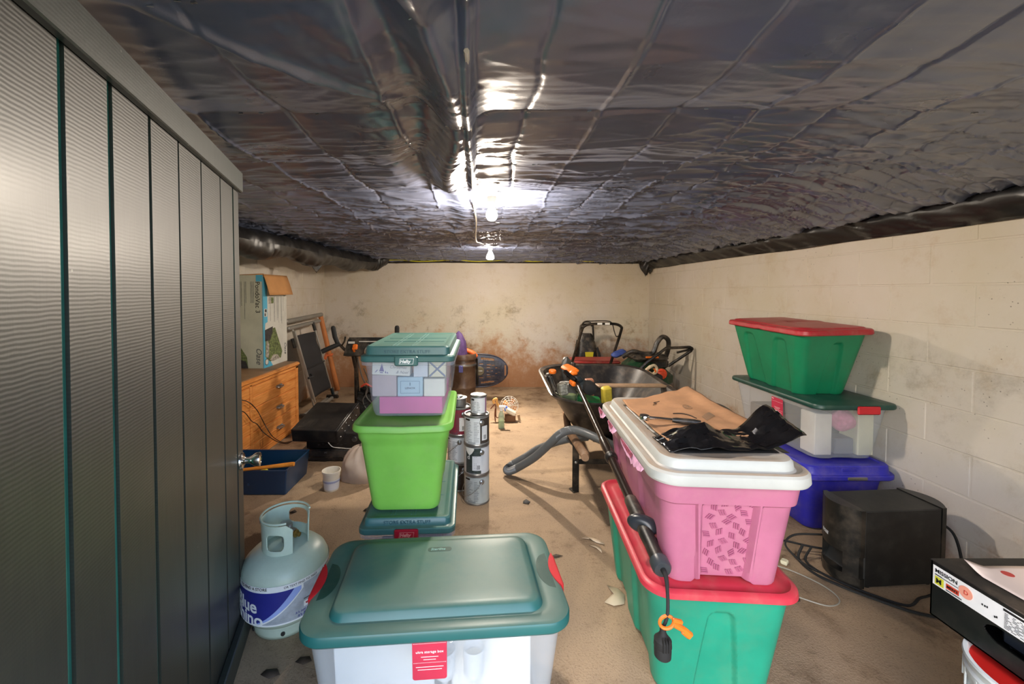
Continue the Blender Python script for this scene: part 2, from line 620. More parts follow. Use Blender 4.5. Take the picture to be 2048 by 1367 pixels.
# ------------------------------------------------------------------ ceiling: black polythene stapled to the joists
def ceiling():
    nx, ny = 740, 760
    xs = np.linspace(XL + .005, XR - .005, nx)
    ys = np.linspace(.12, YB - .02, ny)
    X, Y = np.meshgrid(xs, ys)
    wob = (fbm(X * .9, Y * .9) - .5)
    # staple lines on the joists, each a little bowed
    yj = Y + .05 * (fbm(X * .8 + 9, Y * .3) - .5) + .02 * np.sin(X * 1.7)
    k = (yj - .77) / .48
    kk = np.floor(k)
    t = k - kk
    amp = .016 + .018 * vn(kk * 3.7 + 2.2, X * .55 + kk * 1.3)
    pil = np.sin(np.pi * np.clip(t, 0, 1)) ** .8
    sag = amp * pil * (.65 + .7 * fbm(X * 1.6 + kk * 4.1, Y * 1.2))
    # packing creases running into the room, slightly crooked
    cr = np.zeros_like(X)
    for i, xc in enumerate(1.17 * q for q in [-2.0, -1.75, -1.48, -1.22, -.98, -.75, -.5, -.227, .095, .28, .48, .68, .865, 1.08, 1.3, 1.52, 1.76, 2.0]):
        xw = xc + .035 * (vn(Y * 2.2 + i * 7.7, Y * 0 + i) - .5) + .012 * (vn(Y * 9 + i * 3.1, Y * 0 + i * 2) - .5)
        d = np.abs(X - xw)
        sgn = 1 if i % 2 else -1
        st = .5 + .9 * vn(Y * 2.5 + i, Y * 0 + i * 5.5)
        cr += sgn * (.0022 * st * np.clip(1 - d / .05, 0, 1) + .0050 * st * np.clip(1 - d / .009, 0, 1))
    # tension wrinkles, mostly across the bays, denser towards the far end and the right
    far = np.clip((Y - 1.2) / 2.2, 0, 1)
    right = np.clip((X - .5) / 1.2, 0, 1) * np.clip((Y - .7) / .8, 0, 1)
    sk = Y + .16 * (fbm(X * .7 + 3, Y * .7) - .5) * 2 - .10 * X * np.clip(X, 0, 2) * .5
    def ridge(a, b, p):
        return (1 - np.abs(2 * fbm(a, b, 2) - 1)) ** p
    wr = .010 * ridge(X * .7, sk * 8, 6) + .008 * ridge(X * 1.0 + 40, sk * 18 + 11, 6)
    wr += .008 * ridge(X * 1.3 - Y * .5 + 7, (Y + .22 * X) * 13, 7) + .007 * ridge(X * 1.3 + Y * .6 + 3, (Y - .28 * X) * 15, 7)
    wr += .0035 * ridge(X * 2.2 + 80, sk * 34, 4)
    wr *= (.22 + 1.6 * far + 1.2 * right)
    tj = np.minimum(t, 1 - t)
    wr += .012 * ridge(X * 5 + kk * 3.3 + 20, tj * 3 + kk * 7.1, 4) * np.exp(-(tj / .20) ** 2) * (.12 + far)
    # soft dimples near the lamp strip
    dim = (fbm(X * 5 + 2, Y * 13 + 7, 3) - .5) * .010 * np.exp(-((X - .04) / .16) ** 2)
    # the hanging hem beside the lamp strip and the deep pleat left of it
    end = np.clip((3.6 - Y) / .6, 0, 1)
    end = end * (.25 + .75 * np.clip((2.1 - Y) / .35, 0, 1))
    xh = -.035 - .025 * (Y - .7)
    hem = .022 * np.clip(1 - np.abs(X - xh) / .016, 0, 1) ** .5 * end
    xp = xh - .075 - .03 * np.sin(Y * 4.2) + .03 * (vn(Y * 3, Y * 0 + 4) - .5)
    wdt = .035 + .03 * vn(Y * 2.4, Y * 0 + 8)
    pleat = (.055 * np.exp(-((X - xp) / wdt) ** 2) - .035 * np.exp(-((X - xp + .11) / (wdt * 1.2)) ** 2)) * end * (.6 + .8 * vn(Y * 2.8 + 5, Y * 0))
    fan = (fbm((X + .25) * 4 + Y * 6, (Y - X * 1.4) * 5) - .5) * .032 * np.exp(-((X + .28) / .22) ** 2) * end
    # a long diagonal pull from the pleat to the left joist
    dia = .018 * np.exp(-(((Y - 1.17) - .9 * (X + .22)) / .02) ** 2) * np.exp(-((X + .45) / .25) ** 2)
    Zz = ZC - sag - cr - wr - dim - hem - pleat - fan - dia - .02 * wob
    for (lx, ly) in ((.026, 2.25), (.04, 4.60)):
        q = np.exp(-(((X - lx) / .10) ** 2 + ((Y - ly) / .10) ** 2))
        Zz = Zz * (1 - q) + q * (ZC - .012)
    ed = np.minimum(np.minimum(XR - X, X - XL), YB - Y) / .7
    ed = np.clip(ed, 0, 1)
    Zz -= .085 * (1 - ed * ed * (3 - 2 * ed))
    edge = np.clip((XR - .03 - X) / .12, 0, 1) * np.clip((X - XL) / .15, 0, 1)
    Zz = ZC - .085 * (1 - edge) - (ZC - Zz) * edge - (1 - edge) * .015
    vs = np.stack([X.ravel(), Y.ravel(), Zz.ravel()], 1)
    idx = np.arange(nx * ny).reshape(ny, nx)
    q = np.stack([idx[:-1, :-1].ravel(), idx[1:, :-1].ravel(), idx[1:, 1:].ravel(), idx[:-1, 1:].ravel()], 1)
    me = bpy.data.meshes.new('ceiling')
    me.vertices.add(len(vs))
    me.vertices.foreach_set('co', vs.astype(np.float32).ravel())
    me.loops.add(q.size)
    me.polygons.add(len(q))
    me.loops.foreach_set('vertex_index', q.astype(np.int32).ravel())
    me.polygons.foreach_set('loop_start', np.arange(0, q.size, 4, dtype=np.int32))
    me.polygons.foreach_set('loop_total', np.full(len(q), 4, dtype=np.int32))
    me.update(calc_edges=True)
    me.shade_smooth()
    me.materials.append(M_SHEET)
    c = struct(link('ceiling', me))
    # staples along the joists
    g = G()
    for kx in range(0, 12):
        yy = .77 + .48 * kx
        for _ in range(26):
            x = random.uniform(-1.9, 2.1)
            y = yy - .05 * (float(fbm(np.array([x * .8 + 9]), np.array([yy * .3]))[0]) - .5) - .02 * sin(x * 1.7)
            i = int((x - xs[0]) / (xs[1] - xs[0]))
            j = int((y - ys[0]) / (ys[1] - ys[0]))
            if not (0 <= i < nx and 0 <= j < ny):
                continue
            g.box((x, y, Zz[j, i] - .002), (.012, .0022, .003), (0, 0, random.uniform(-.5, .5)))
    s = obj('staple', g, M_STAPLE, c, smooth=False)
    s['kind'] = 'stuff'
    # boarding above, so no light leaks in
    g = G()
    g.box((0, 2.9, 1.96), (5.0, 6.1, .04))
    struct(obj('roof', g, mat('roof_board', '#4a3d30', 0.8), smooth=False))
    return c
ceil_o = ceiling()

def drape(name, path, r, seed, lab, m=M_DRAPE, sag=0.0, squash=1.0, wr=.03):
    """a slack roll or fold of sheet following a path"""
    P = bez(path, 30)
    rg = np.random.RandomState(seed)
    g = G()
    nv = len(P) - 1
    nu = 22
    ph = rg.rand(6) * 6
    def fn(u, v):
        i = min(int(v * nv), nv)
        p = P[i]
        t = (P[min(i + 1, nv)] - P[max(i - 1, 0)]).normalized()
        sd = Vector((t.y, -t.x, 0)).normalized()
        a = 2 * pi * u
        s = i
        rr = r * (1 + wr * 6 * (vn(np.array([s * .23 + ph[0]]), np.array([sin(a) * 1.7 + ph[1]]))[0] - .5)
                  + wr * 4 * (vn(np.array([s * .71 + ph[2] + sin(a)]), np.array([cos(a) * 3 + ph[3]]))[0] - .5))
        rr *= 1 + .22 * sin(s * .16 + ph[4]) * max(0, -sin(a))
        return p + sd * cos(a) * rr * squash + Vector((0, 0, 1)) * sin(a) * rr
    g.grid(fn, nu, nv)
    return struct(obj(name, g, m, label=None, ang=60))

drape('trim_1', [(-1.86, 2.2, 1.74), (-1.82, 2.9, 1.73), (-1.78, 3.6, 1.735), (-1.74, 4.3, 1.73), (-1.68, 5.0, 1.73), (-1.58, 5.55, 1.74), (-1.40, 5.74, 1.80)], .105, 1, '')
# fold of sheet nailed along the top of the right wall
def fold(name, n, f, m=M_DRAPE, rows=14):
    g = G()
    g.grid(f, n, rows)
    return struct(obj(name, g, m, ang=60, solid=.003))
def f_right(u, v):
    y = .9 + u * (YB - .93)
    a = vn(np.array([y * 5.0]), np.array([v * 1.5 + 3]))[0] - .5
    b = vn(np.array([y * 17.0 + v * 6]), np.array([v * 4 + 1]))[0] - .5
    low = 1.665 + .02 * (vn(np.array([y * 2.3]), np.array([.5]))[0] - .5) - .07 * sstep(5.6, 5.77, y)
    z = lerp(1.835, low, v)
    x = XR - .022 - .085 * (sin(pi * min(1, v * 1.05)) ** .8) * (1 - .45 * v) - .035 * a - .022 * b
    return (min(x, XR - .008), y, z)
fold('trim_2', 260, f_right)
def f_back(u, v):
    x = -1.5 + u * 3.7
    a = vn(np.array([x * 6.0]), np.array([v * 2]))[0] - .5
    b = vn(np.array([x * 21.0 + 3 * v]), np.array([v * 5]))[0] - .5
    low = 1.745 + .03 * (vn(np.array([x * 1.6 + 4]), np.array([.5]))[0] - .5)
    return (x, min(YB - .03 - .03 * sin(pi * v) - .03 * a - .02 * b, YB - .01), lerp(1.835, low, v))
fold('trim_3', 200, f_back)
# the loose tail in the far right corner
g = G()
g.grid(lambda u, v: (XR - .02 - .17 * (1 - v * .75) * (1 - u) - .02, YB - .06 - .10 * u - .02 * sin(9 * v + 4 * u), 1.80 - .245 * v * (1 - .35 * u) + .015 * sin(12 * u)), 12, 14)
struct(obj('trim_4', g, M_DRAPE, ang=60, solid=.003))
# loose corner flap of the left roll
g = G()
g.grid(lambda u, v: (-1.86 + .10 * u, 4.35 + .12 * u, 1.66 - .11 * v * (1 - abs(2 * u - 1) * .9)), 6, 6)
struct(obj('trim_5', g, M_BLK, solid=.003))

# yellow cable stapled along the far end
g = G()
g.tube(bez([(-1.45 + .26 * i, YB - .085 - .01 * (i % 3), 1.775 + .012 * sin(i * 2.1)) for i in range(14)], 5), .006, 6)
tag(obj('cable', g, mat('yellow_cable', '#c9c52a', 0.5)), 'yellow cable strung under the far edge of the black ceiling sheet', 'cable')

# ------------------------------------------------------------------ lamps
M_BULB = emit('bulb_glow', BULB_COLOR, BULB_NEAR)
M_REFL = emit('reflector_glow', BULB_COLOR, BULB_FAR)
M_REFB = emit('reflector_side_glow', BULB_COLOR, BULB_FAR_BODY)
def lampholder(t, z):
    g = G()
    g.lathe([(.057, z), (.058, z - .012), (.05, z - .02), (.026, z - .026), (.025, z - .062), (.022, z - .064)], 28)
    obj('lampholder', g, M_PORC, t)
L1 = thing('ceiling_lamp', 'bare glowing round bulb in a white lampholder, nearer of the two ceiling lamps', 'lamp', (.030, 2.25, .095))
lampholder(L1, 1.80)
g = G()
g.lathe([(.013, 1.738), (.0135, 1.722), (.017, 1.712), (.026, 1.694), (.030, 1.678), (.028, 1.661), (.019, 1.648), (.004, 1.643)], 24)
obj('bulb', g, M_BULB, L1)
L2 = thing('ceiling_lamp', 'glowing reflector spot bulb in a white lampholder, farther of the two ceiling lamps', 'lamp', (.045, 4.60, .105))
TILT = Matrix.Translation((0, 0, 1.712)) @ Matrix.Rotation(R(-16), 4, 'X') @ Matrix.Translation((0, 0, -1.712))
g = G()
g.box((-.0, .04, 1.80), (.13, .13, .07), bev=.02)
g.box((0, .04, 1.83), (.16, .3, .05), bev=.02)
obj('box_cover', g, sheet_mat('crumpled_sheet', '#5a5650', 0.2, False), L2)
lampholder(L2, 1.775)
g = G()
g.lathe([(.013, 1.715), (.014, 1.70), (.018, 1.688), (.038, 1.640), (.0435, 1.622), (.0425, 1.612)], 28, M=TILT, cap0=True, cap1=False)
obj('bulb', g, M_REFB, L2)
g = G()
g.lathe([(.0425, 1.612), (.034, 1.604), (.018, 1.600), (.002, 1.599)], 28, M=TILT, cap0=False)
obj('bulb_face', g, M_REFL, L2)
sp = bpy.data.lights.new('reflector_beam', 'SPOT')
sp.energy = SPOT_WATTS
sp.color = BULB_COLOR
sp.spot_size = R(92)
sp.spot_blend = .9
sp.shadow_soft_size = .03
spo = bpy.data.objects.new('reflector_beam', sp)
COL.objects.link(spo)
spo.location = (.045, 4.555, 1.655)
spo.rotation_euler = (Vector((.28, 3.75, 0)) - spo.location).to_track_quat('-Z', 'Y').to_euler()
# supply cable between the lamps
g = G()
g.tube(bez([(-.04, .85, 1.845), (-.055, 1.6, 1.845), (-.07, 2.3, 1.85), (-.07, 2.9, 1.845), (-.09, 3.6, 1.80), (-.06, 4.05, 1.83), (-.01, 4.52, 1.865)], 8), .006, 6)
tag(obj('cable', g, mat('cream_cable', '#d9cfc0', 0.45)), 'pale lamp cable running along the ceiling strip to the farther lamp', 'cable')

# ------------------------------------------------------------------ the open plank door on the left
M_DOOR = mat('dark_green_gloss_paint', '#121917', 0.22, spec=0.6, vary=0.25, vscale=3, bump=0.0)
def door_mat(name, col, groove):
    m = bpy.data.materials.new(name)
    k = N(m)
    co = k.coord()
    n = k.noise(co, 5.0, 5, 0.6, 1.2, (6, 1, .7))
    saw = k.new('ShaderNodeTexWave', wave_type='BANDS', bands_direction='Z')
    saw.inputs['Scale'].default_value = 44
    saw.inputs['Distortion'].default_value = 2.2
    saw.inputs['Detail Scale'].default_value = .6
    k.lk(co, saw.inputs['Vector'])
    c = k.mix(k.ramp(n, .3, .7), rgb(col), tuple(x * 1.5 for x in rgb(col)))
    v = k.new('ShaderNodeTexVoronoi')
    v.inputs['Scale'].default_value = 30
    k.lk(co, v.inputs['Vector'])
    sp = k.math('MULTIPLY', k.math('SUBTRACT', 1.0, k.ramp(v.outputs['Distance'], .05, .09)), k.ramp(k.noise(co, 4, 4), .56, .64))
    c = k.mix(k.math('MULTIPLY', sp, .5), c, rgb('#8d8f88'))
    k.lk(c, k.b.inputs['Base Color'])
    k.b.inputs['Roughness'].default_value = .52
    k.b.inputs['Specular IOR Level'].default_value = .75
    k.b.inputs['Coat Weight'].default_value = .35
    k.b.inputs['Coat Roughness'].default_value = .3
    h = k.math('ADD', k.math('MULTIPLY', saw.outputs['Fac'], groove), k.math('MULTIPLY', n, 1.2))
    k.bump(h, .10, .006)
    return m
M_PLANK = door_mat('green_black_rough_sawn', '#1c1d18', .55)
M_RAIL = door_mat('green_black_rail', '#1b2320', .12)
M_GAP = mat('teal_groove_paint', '#2c7a72', 0.4, vary=.2)

g = G()
g.box((.72, -.016, .925), (1.44, .02, 1.80))
DOOR = struct(obj('door_1', g, M_GAP, smooth=False))
DOOR.location = (-.985, 1.651, 0)
dv = Vector((.305, -.952, 0)).normalized()      # from the free edge to the hinge
DOOR.rotation_euler = (0, 0, math.atan2(dv.y, dv.x))
# local: x along the door, +y is the face we see
gaps = [0.0, .080, .235, .424, .595, .756, .919, 1.058, 1.22, 1.38, 1.44]
for i in range(len(gaps) - 1):
    a, b = gaps[i], gaps[i + 1]
    g = G()
    lean = -.020 * ((a + b) / 2) / 1.1
    w = b - a - (.012 if i < 5 else .020)
    x0 = a + (.0 if i == 0 else .006 if i < 5 else .010)
    vs = []
    for y in (-.010, 0.0):
        for (xx, zz) in ((x0, .02), (x0 + w, .02), (x0 + w, 1.815), (x0, 1.815)):
            vs.append((xx - lean * (.9 - zz) , y, zz))
    g.add(vs, [(0, 1, 2, 3), (7, 6, 5, 4), (0, 4, 5, 1), (1, 5, 6, 2), (2, 6, 7, 3), (3, 7, 4, 0)])
    obj('plank', g, M_PLANK, DOOR, smooth=False)
g = G()
g.box((.72, .009, 1.788), (1.44, .018, .078), bev=.003)
obj('rail', g, M_RAIL, DOOR)
g = G()
g.box((.72, .012, .045), (1.44, .026, .09), bev=.004)
obj('rail', g, M_RAIL, DOOR)
kx = .035
KM = Matrix.Translation((kx, 0, .685)) @ Euler((-pi / 2, 0, 0)).to_matrix().to_4x4()
g = G()
g.lathe([(.034, 0), (.034, .004), (.030, .010), (.018, .013), (.0125, .018), (.0125, .030), (.017, .040), (.0255, .052), (.0275, .064), (.0265, .070), (.014, .073), (.012, .071)], 32, M=KM)
kn = obj('door_knob', g, M_CHROME, DOOR, label='round chrome door knob')
# ================================================================== storage totes
M_TEAL = mat('teal_lid_plastic', '#235f5d', 0.38, updust=0.28, dustcol='#8a8a70', vary=.06)
M_TEAL2 = mat('teal_lid_plastic_top', '#3c6a68', 0.36, updust=.35, dustcol='#66765f')
M_DKGREEN = mat('dark_green_lid', '#123f37', 0.42, dust=.3, dustcol='#5b6a58')
M_REDL = mat('red_latch', '#c2202a', 0.35)
M_CRIM = mat('crimson_latch', '#a5162c', 0.35)
M_CLR = clear('clear_tote_plastic', '#d5dcee', 0.22, 0.2)
M_CLRM = clear('milky_tote_plastic', '#d5dde4', 0.34, 0.3)
M_CLRG = clear('grey_clear_tote_plastic', '#cdd0d2', 0.34, 0.25)
M_LIME = mat('lime_plastic', '#76b64c', 0.42, dust=.1, dustcol='#a8b28a')
M_PINK = mat('rose_pink_plastic', '#aa6580', 0.40, dust=.10)
M_PINKD = mat('rose_pink_emboss', '#98506e', 0.5)
M_WLID = mat('white_lid_plastic', '#b2b4b0', 0.42, updust=.85, dustcol='#a58e77')  # tan top mixes real dust with the warm lamp tint painted in
M_REDP = mat('red_lid_plastic', '#b83040', 0.40, dust=.15)
M_REDP2 = mat('crimson_lid_plastic', '#a81c2c', 0.40, dust=.2)
M_GRN = mat('emerald_tote_plastic', '#1c8a70', 0.40, dust=.10, dustcol='#8d8660')
M_GRN2 = mat('deep_green_tote_plastic', '#0f7a52', 0.40, dust=.18, dustcol='#4a5a3a')
M_BLUE = mat('royal_blue_tote', '#2b2aa6', 0.42, dust=.15)
M_INKW = mat('white_print', '#f1f1ee', 0.6)
M_INKK = mat('black_print', '#191919', 0.6)
M_TAGR = mat('red_tag_print', '#c3334d', 0.5)
M_PAPER = mat('white_paper', '#e6e4dd', 0.8)

def body_levels(h, bx, by, tx, ty, r, z0=0.0, nz=16, rim=None, foot=.012):
    lv = [(z0, bx - foot, by - foot, r), (z0 + foot * .35, bx - foot * .25, by - foot * .25, r), (z0 + foot, bx, by, r)]
    for i in range(1, nz + 1):
        t = i / nz
        lv.append((z0 + foot + (h - foot) * t, lerp(bx, tx, t), lerp(by, ty, t), r))
    return lv

# ---- front tote with teal lid and red side latches
def tag_card(par, M, w, h, title=True):
    g = G()
    pts = [(x, y) for x, y, *_ in rrect(w / 2, h / 2, .008, 4, 1)]
    g.prism(pts, .0008, M)
    obj('tag', g, M_TAGR, par, smooth=False, label='red paper tag')
    g = G()
    for k in (.30, -.12):
        for i in range(24):
            g.box((-w * .46 + w * .92 * i / 23, h * k, .0012), (w * .018, .0012, .0006), M=M)
    for k, ww in ((.02, .5), (-.04, .36), (-.2, .8), (-.26, .7)):
        g.box((0, h * k - .002, .0012), (w * ww, .0014, .0006), M=M)
    g.box((-w * .38, h * .42, .0012), (w * .16, .004, .0006), M=M)
    s = obj('fine_print', g, M_INKW, par, smooth=False)
    s['kind'] = 'stuff'

fx, fy, fa = -.158, 1.372, R(4.4)
T = thing('storage_tote', 'large milky tote with teal lid and two red side latches, nearest in front', 'storage tote', (fx, fy, 0), fa)
g = G()
g.loft(body_levels(.385, .335, .176, .376, .211, .05, nz=6), cap1=False)
obj('body', g, M_CLRM, T)
def sag_a(x, y):
    d = 0
    for sx in (-1, 1):
        e = ((x - sx * .392) / .072) ** 2 + (y / .088) ** 2
        d -= .024 * sstep(1.0, .75, e)
    return d
g = G()
g.lid(.402, .230, .075, [(.006, .006, .358), (0, 0, .366), (0, 0, .388), (.003, .003, .393), (.008, .008, .395), (.02, .018, .396), (.035, .026, .396),
      (.05, .033, .396), (.06, .038, .395), (.07, .043, .394), (.078, .048, .396), (.088, .058, .414), (.094, .064, .418), (.112, .082, .420)], n=10, m=20)
obj('lid', g, M_TEAL, T)
for sx in (-1, 1):
    g = G()
    pts = []
    for i in range(15):
        a = -1 + 2 * i / 14
        pts.append((sx * .404, a * .083))
    for i in range(15):
        a = 1 - 2 * i / 14
        pts.append((sx * (.404 - .024 * (1 - a * a) - .003), a * .083))
    if sx < 0:
        pts = pts[::-1]
    g.prism(pts, .022, Matrix.Translation((0, 0, .377)))
    g.box((sx * .406, 0, .372), (.006, .15, .05), bev=.002)
    obj('latch', g, M_REDL, T, label='red side latch')
    g = G()
    pts = [(sx * .380, .088 * (-1 + 2 * i / 20)) for i in range(21)]
    pts += [(sx * (.380 - .046 * math.sqrt(max(0, 1 - (1 - 2 * i / 20) ** 2))), .088 * (1 - 2 * i / 20)) for i in range(1, 20)]
    g.prism(pts if sx < 0 else pts, .0008, Matrix.Translation((0, 0, .3955)))  # flat dark piece laid on the lid, painting the shade of the grip
    obj('grip_shade', g, M_DKGREEN, T, smooth=False, label='flat dark half-moon standing for shade in the grip opening')
text('Sterilite', .017, mat('lid_logo_print', '#8fb9ae', .5), T, Matrix.Translation((-.036, .098, .4212)), align='LEFT', shear=.25)
g = G()
g.prism([(x - .003, y + .1035) for x, y, *_ in rrect(.043, .012, .011, 6, 1)], .0006, Matrix.Translation((0, 0, .4200)))
obj('logo_plate', g, M_DKGREEN, T, smooth=False)
FM = frame((0, -.2015, .30), (1, 0, 0), (0, -.1, 1))
tag_card(T, FM @ Matrix.Translation((-.022, -.002, .002)), .10, .15)
text('ultra storage box', .0115, M_INKW, T, FM @ Matrix.Translation((-.022, .012, .0036)), align='CENTER')
text('S', .020, M_INKW, T, FM @ Matrix.Translation((.0, .050, .002)) if False else FM @ Matrix.Translation((.040, .040, .002)), align='CENTER', shear=.2)
# things seen through its wall
I = Matrix.Rotation(fa, 4, 'Z')
def inside(x, y, z):
    v = I @ Vector((x, y, 0))
    return (fx + v.x, fy + v.y, z)
g = G()
g.box((0, 0, .14), (.26, .18, .26), bev=.004)
o = obj('gift_box', g, M_PAPER)
o.location = inside(.17, .02, .013); o.rotation_euler = (0, 0, fa)
tag(o, 'plain white box inside the nearest milky tote, at its right end', 'box')
for i, (x, z) in enumerate(((.02, .013), (.11, .013))):
    c = thing('candle_jar', ('left' if i == 0 else 'right') + ' glass candle jar on a stem, inside the nearest milky tote behind the red tag', 'candle holder', inside(x, -.125, z), 0, 'glass candle jars in the front tote')
    g = G()
    g.lathe([(.03, 0), (.031, .004), (.006, .012), (.006, .12), (.014, .14), (.032, .16), (.034, .235), (.032, .238), (.030, .17)], 20)
    obj('glass', g, clear('candle_glass', '#f4f8fa', .45, .08), c)
    g = G()
    g.lathe([(.026, .17), (.027, .21), (.006, .213)], 16)
    obj('candle', g, mat('wax', '#ece6d2', .6), c)
g = G()
g.box((0, 0, .003), (.30, .05, .006))
g.box((0, 0, .15), (.31, .012, .28), rot=(.12, 0, .0), bev=.003)
o = obj('paper_bundle', g, mat('pale_tissue', '#d9dcdc', .85))
o.location = inside(-.17, -.085, .013); o.rotation_euler = (0, 0, fa)
tag(o, 'pale upright sheaf of paper inside the nearest milky tote, at its left end', 'paper')

# ---- Hefty latch totes: lid and body shared builder
def hefty_lid(par, hx, hy, z, h, m, latch_m, logo_m, plate):
    """two-step lid; the front end carries a latch"""
    g = G()
    def ribs(x, y):
        d = 0
        for xr in (-.06, .02):
            d += .0035 * max(0, 1 - abs(x - xr * hx / .2 - .06 * (y / hy) * 0) / .004) * (1 if abs(y) < hy * .85 else 0)
        return d
    g.lid(hx, hy, .035, [(.004, .004, z), (0, 0, z + .004), (0, 0, z + .022), (.004, .004, z + .026), (.016, .016, z + .027),
          (.020, .020, z + .030), (.022, .024, z + h - .006), (.028, .030, z + h), (.040, .042, z + h), (.046, .048, z + h - .003), (.052, .054, z + h - .004)], n=6, m=16, zf=None)
    o = obj('lid', g, m, par)
    g = G()
    for xr in (-.32, .10):
        for dx in (-.008, .008):
            g.tube([(hx * xr + dx, -hy + .06, z + h - .0035), (hx * xr + dx, hy - .06, z + h - .0035)], .0022, 8)
    for yr in (-.30, .12):
        g.tube([(-hx + .06, hy * yr, z + h - .0038), (hx - .06, hy * yr, z + h - .0038)], .0018, 8)
    obj('lid_rib', g, m, par)
    g = G()
    g.box((0, -hy - .004, z + .006), (.10, .014, .042), bev=.005)
    obj('latch', g, latch_m, par, label=plate)
    g = G()
    fr = [(-.030, -.012), (.030, -.012), (.034, .012), (-.026, .012)]
    fi = [(-.028, -.0104), (.0285, -.0104), (.032, .0104), (-.0245, .0104)]
    M = frame((0, -hy - .0112, z + .006), (1, 0, 0), (0, 0, 1))
    n = 4
    vs = [(x, y, .0005) for x, y in fr] + [(x, y, .0005) for x, y in fi]
    g.add(vs, [(i, (i + 1) % n, n + (i + 1) % n, n + i) for i in range(n)], M)
    obj('logo_frame', g, logo_m, par, smooth=False)
    text('Hefty', .0195, logo_m, par, M @ Matrix.Translation((-.0255, -.0068, .0003)), bold=.045, shear=.2)
    MM = frame((0, -hy + .0215, z + .036), (1, 0, 0), (0, .03, 1))
    text('STORE EXTRA STUFF', .019, mat('embossed_letters', '#2c5660', .45), par, MM @ Matrix.Translation((0, 0, .001)), align='CENTER', ext=.0012, wide=1.12)
    return o

def hefty_body(par, z0, h, bx, by, tx, ty, m):
    g = G()
    lv = body_levels(h, bx, by, tx, ty, .035, z0, nz=8, foot=.03)
    t = lv[-1]
    lv += [(t[0] + .001, tx + .014, ty + .014, .035), (t[0] + .022, tx + .015, ty + .015, .035)]
    def rel(sd, u, z):
        if sd in (1, 3) and abs(u) < .55 and z > z0 + .07:
            return .010 * sstep(.55, .42, abs(u)) * sstep(z0 + .07, z0 + .11, z) * (1 if z < z0 + h - .005 else 0)
        return 0
    g.loft(lv, relief=rel, m=16)
    return obj('body', g, m, par)

sx, sa = -.347, R(1.5)
TB = thing('storage_tote', 'clear latch tote with teal lid and crimson latch, at the bottom under the lime tote', 'storage tote', (sx, 2.015, 0), R(2.5))
hefty_body(TB, 0, .325, .165, .285, .187, .305, M_CLR)
hefty_lid(TB, .203, .325, .343, .058, M_TEAL2, M_CRIM, mat('latch_logo', '#d98a84', .5), 'crimson latch with a raised logo')
g = G()
for (cx, cy, z, a, b, c) in ((-.08, -.20, .12, .12, .12, .2), (.06, -.22, .1, .13, .08, .17), (.02, .05, .1, .24, .3, .18)):
    g.box((cx, cy, z + .01), (a, b, c), bev=.006)
o = obj('carton_bundle', g, mat('wine_red_card', '#6b2231', .7))
o.location = (sx, 2.015, 0.005); o.rotation_euler = (0, 0, R(2.5))
tag(o, 'dark red cartons inside the clear bottom tote under the lime tote', 'carton')

# lime tote
TLm = thing('storage_tote', 'lime green tote in the middle of the left stack', 'storage tote', (-.362, 1.975, .398), R(2))
def rel_lime(sd, u, z):
    if sd in (1, 3):
        return .014 * sstep(.75, .6, abs(u)) * sstep(.30, .24, z)
    return 0
g = G()
lv = body_levels(.385, .150, .205, .192, .262, .045, nz=22, foot=.022)
lv = [(z, hx + (.006 if z > .335 else 0), hy + (.006 if z > .335 else 0), r) for z, hx, hy, r in lv]
g.loft(lv, relief=rel_lime, m=18)
obj('body', g, M_LIME, TLm)
def bow(x, y):
    return .014 * sstep(.12, .21, x) * sstep(-.1, .2, y) + .006 * abs(x) / .2
g = G()
g.lid(.214, .288, .06, [(.004, .004, .368), (0, 0, .374), (.002, .002, .392), (.006, .006, .398), (.016, .016, .399), (.022, .022, .396), (.03, .03, .394), (.05, .05, .394)], n=8, m=16, zf=bow)
obj('lid', g, M_LIME, TLm)
# upper clear tote
TT = thing('storage_tote', 'clear latch tote with teal lid and white lettered latch, on top of the lime tote', 'storage tote', (-.345, 2.060, .800), R(1.0))
hefty_body(TT, 0, .240, .163, .262, .187, .292, M_CLR)
hefty_lid(TT, .203, .312, .256, .066, M_TEAL2, M_TEAL2, M_INKW, 'teal latch with white lettering')
def in_top(x, y, z):
    return (-.345 + x, 2.060 + y, .800 + z)
def carton(name, lab, x0, x1, z0, z1, col, y=-.243, d=.10, rot=0.0, cat='box'):
    g = G()
    g.box((0, 0, 0), (x1 - x0, d, z1 - z0), bev=.0025)
    o = obj(name, g, mat(name + '_card', col, .7))
    o.location = in_top((x0 + x1) / 2, y + d / 2, (z0 + z1) / 2)
    o.rotation_euler = (0, rot, R(1.0))
    return tag(o, lab, cat)
carton('gift_box', 'flat pink box at the bottom inside the clear tote on the lime tote', -.135, .145, .012, .088, '#d5549a', y=-.232, d=.4)
carton('gift_box', 'pinkish grey box at the left inside the clear tote on the lime tote', -.163, -.055, .091, .188, '#bfaeb2', y=-.238)
b1 = carton('gift_box', 'pale blue box with dark printed emblem inside the clear tote', -.050, .062, .091, .178, '#aec8d8', y=-.238)
b2 = carton('gift_box', 'cream white box right of the pale blue box inside the clear tote', .067, .160, .091, .17, '#e0ddd2', y=-.238)
b3 = carton('card_box', 'white Christmas card box with a purple tree print inside the clear tote', -.160, .008, .186, .243, '#e4e2dc', y=-.245, d=.06, rot=R(2.5))
carton('clear_packet', 'crinkled clear packet at the upper right inside the clear tote', .022, .085, .178, .25, '#cfd3dc', y=-.24, d=.05, cat='packet')
b4 = carton('clear_packet', 'cream packet crossed by a grey ribbon inside the clear tote', .09, .166, .178, .25, '#d8d2b8', y=-.24, d=.05, cat='packet')
g = G()
g.tube([(-.034, -.0265, -.032), (.034, -.0265, .032)], .004, 4)
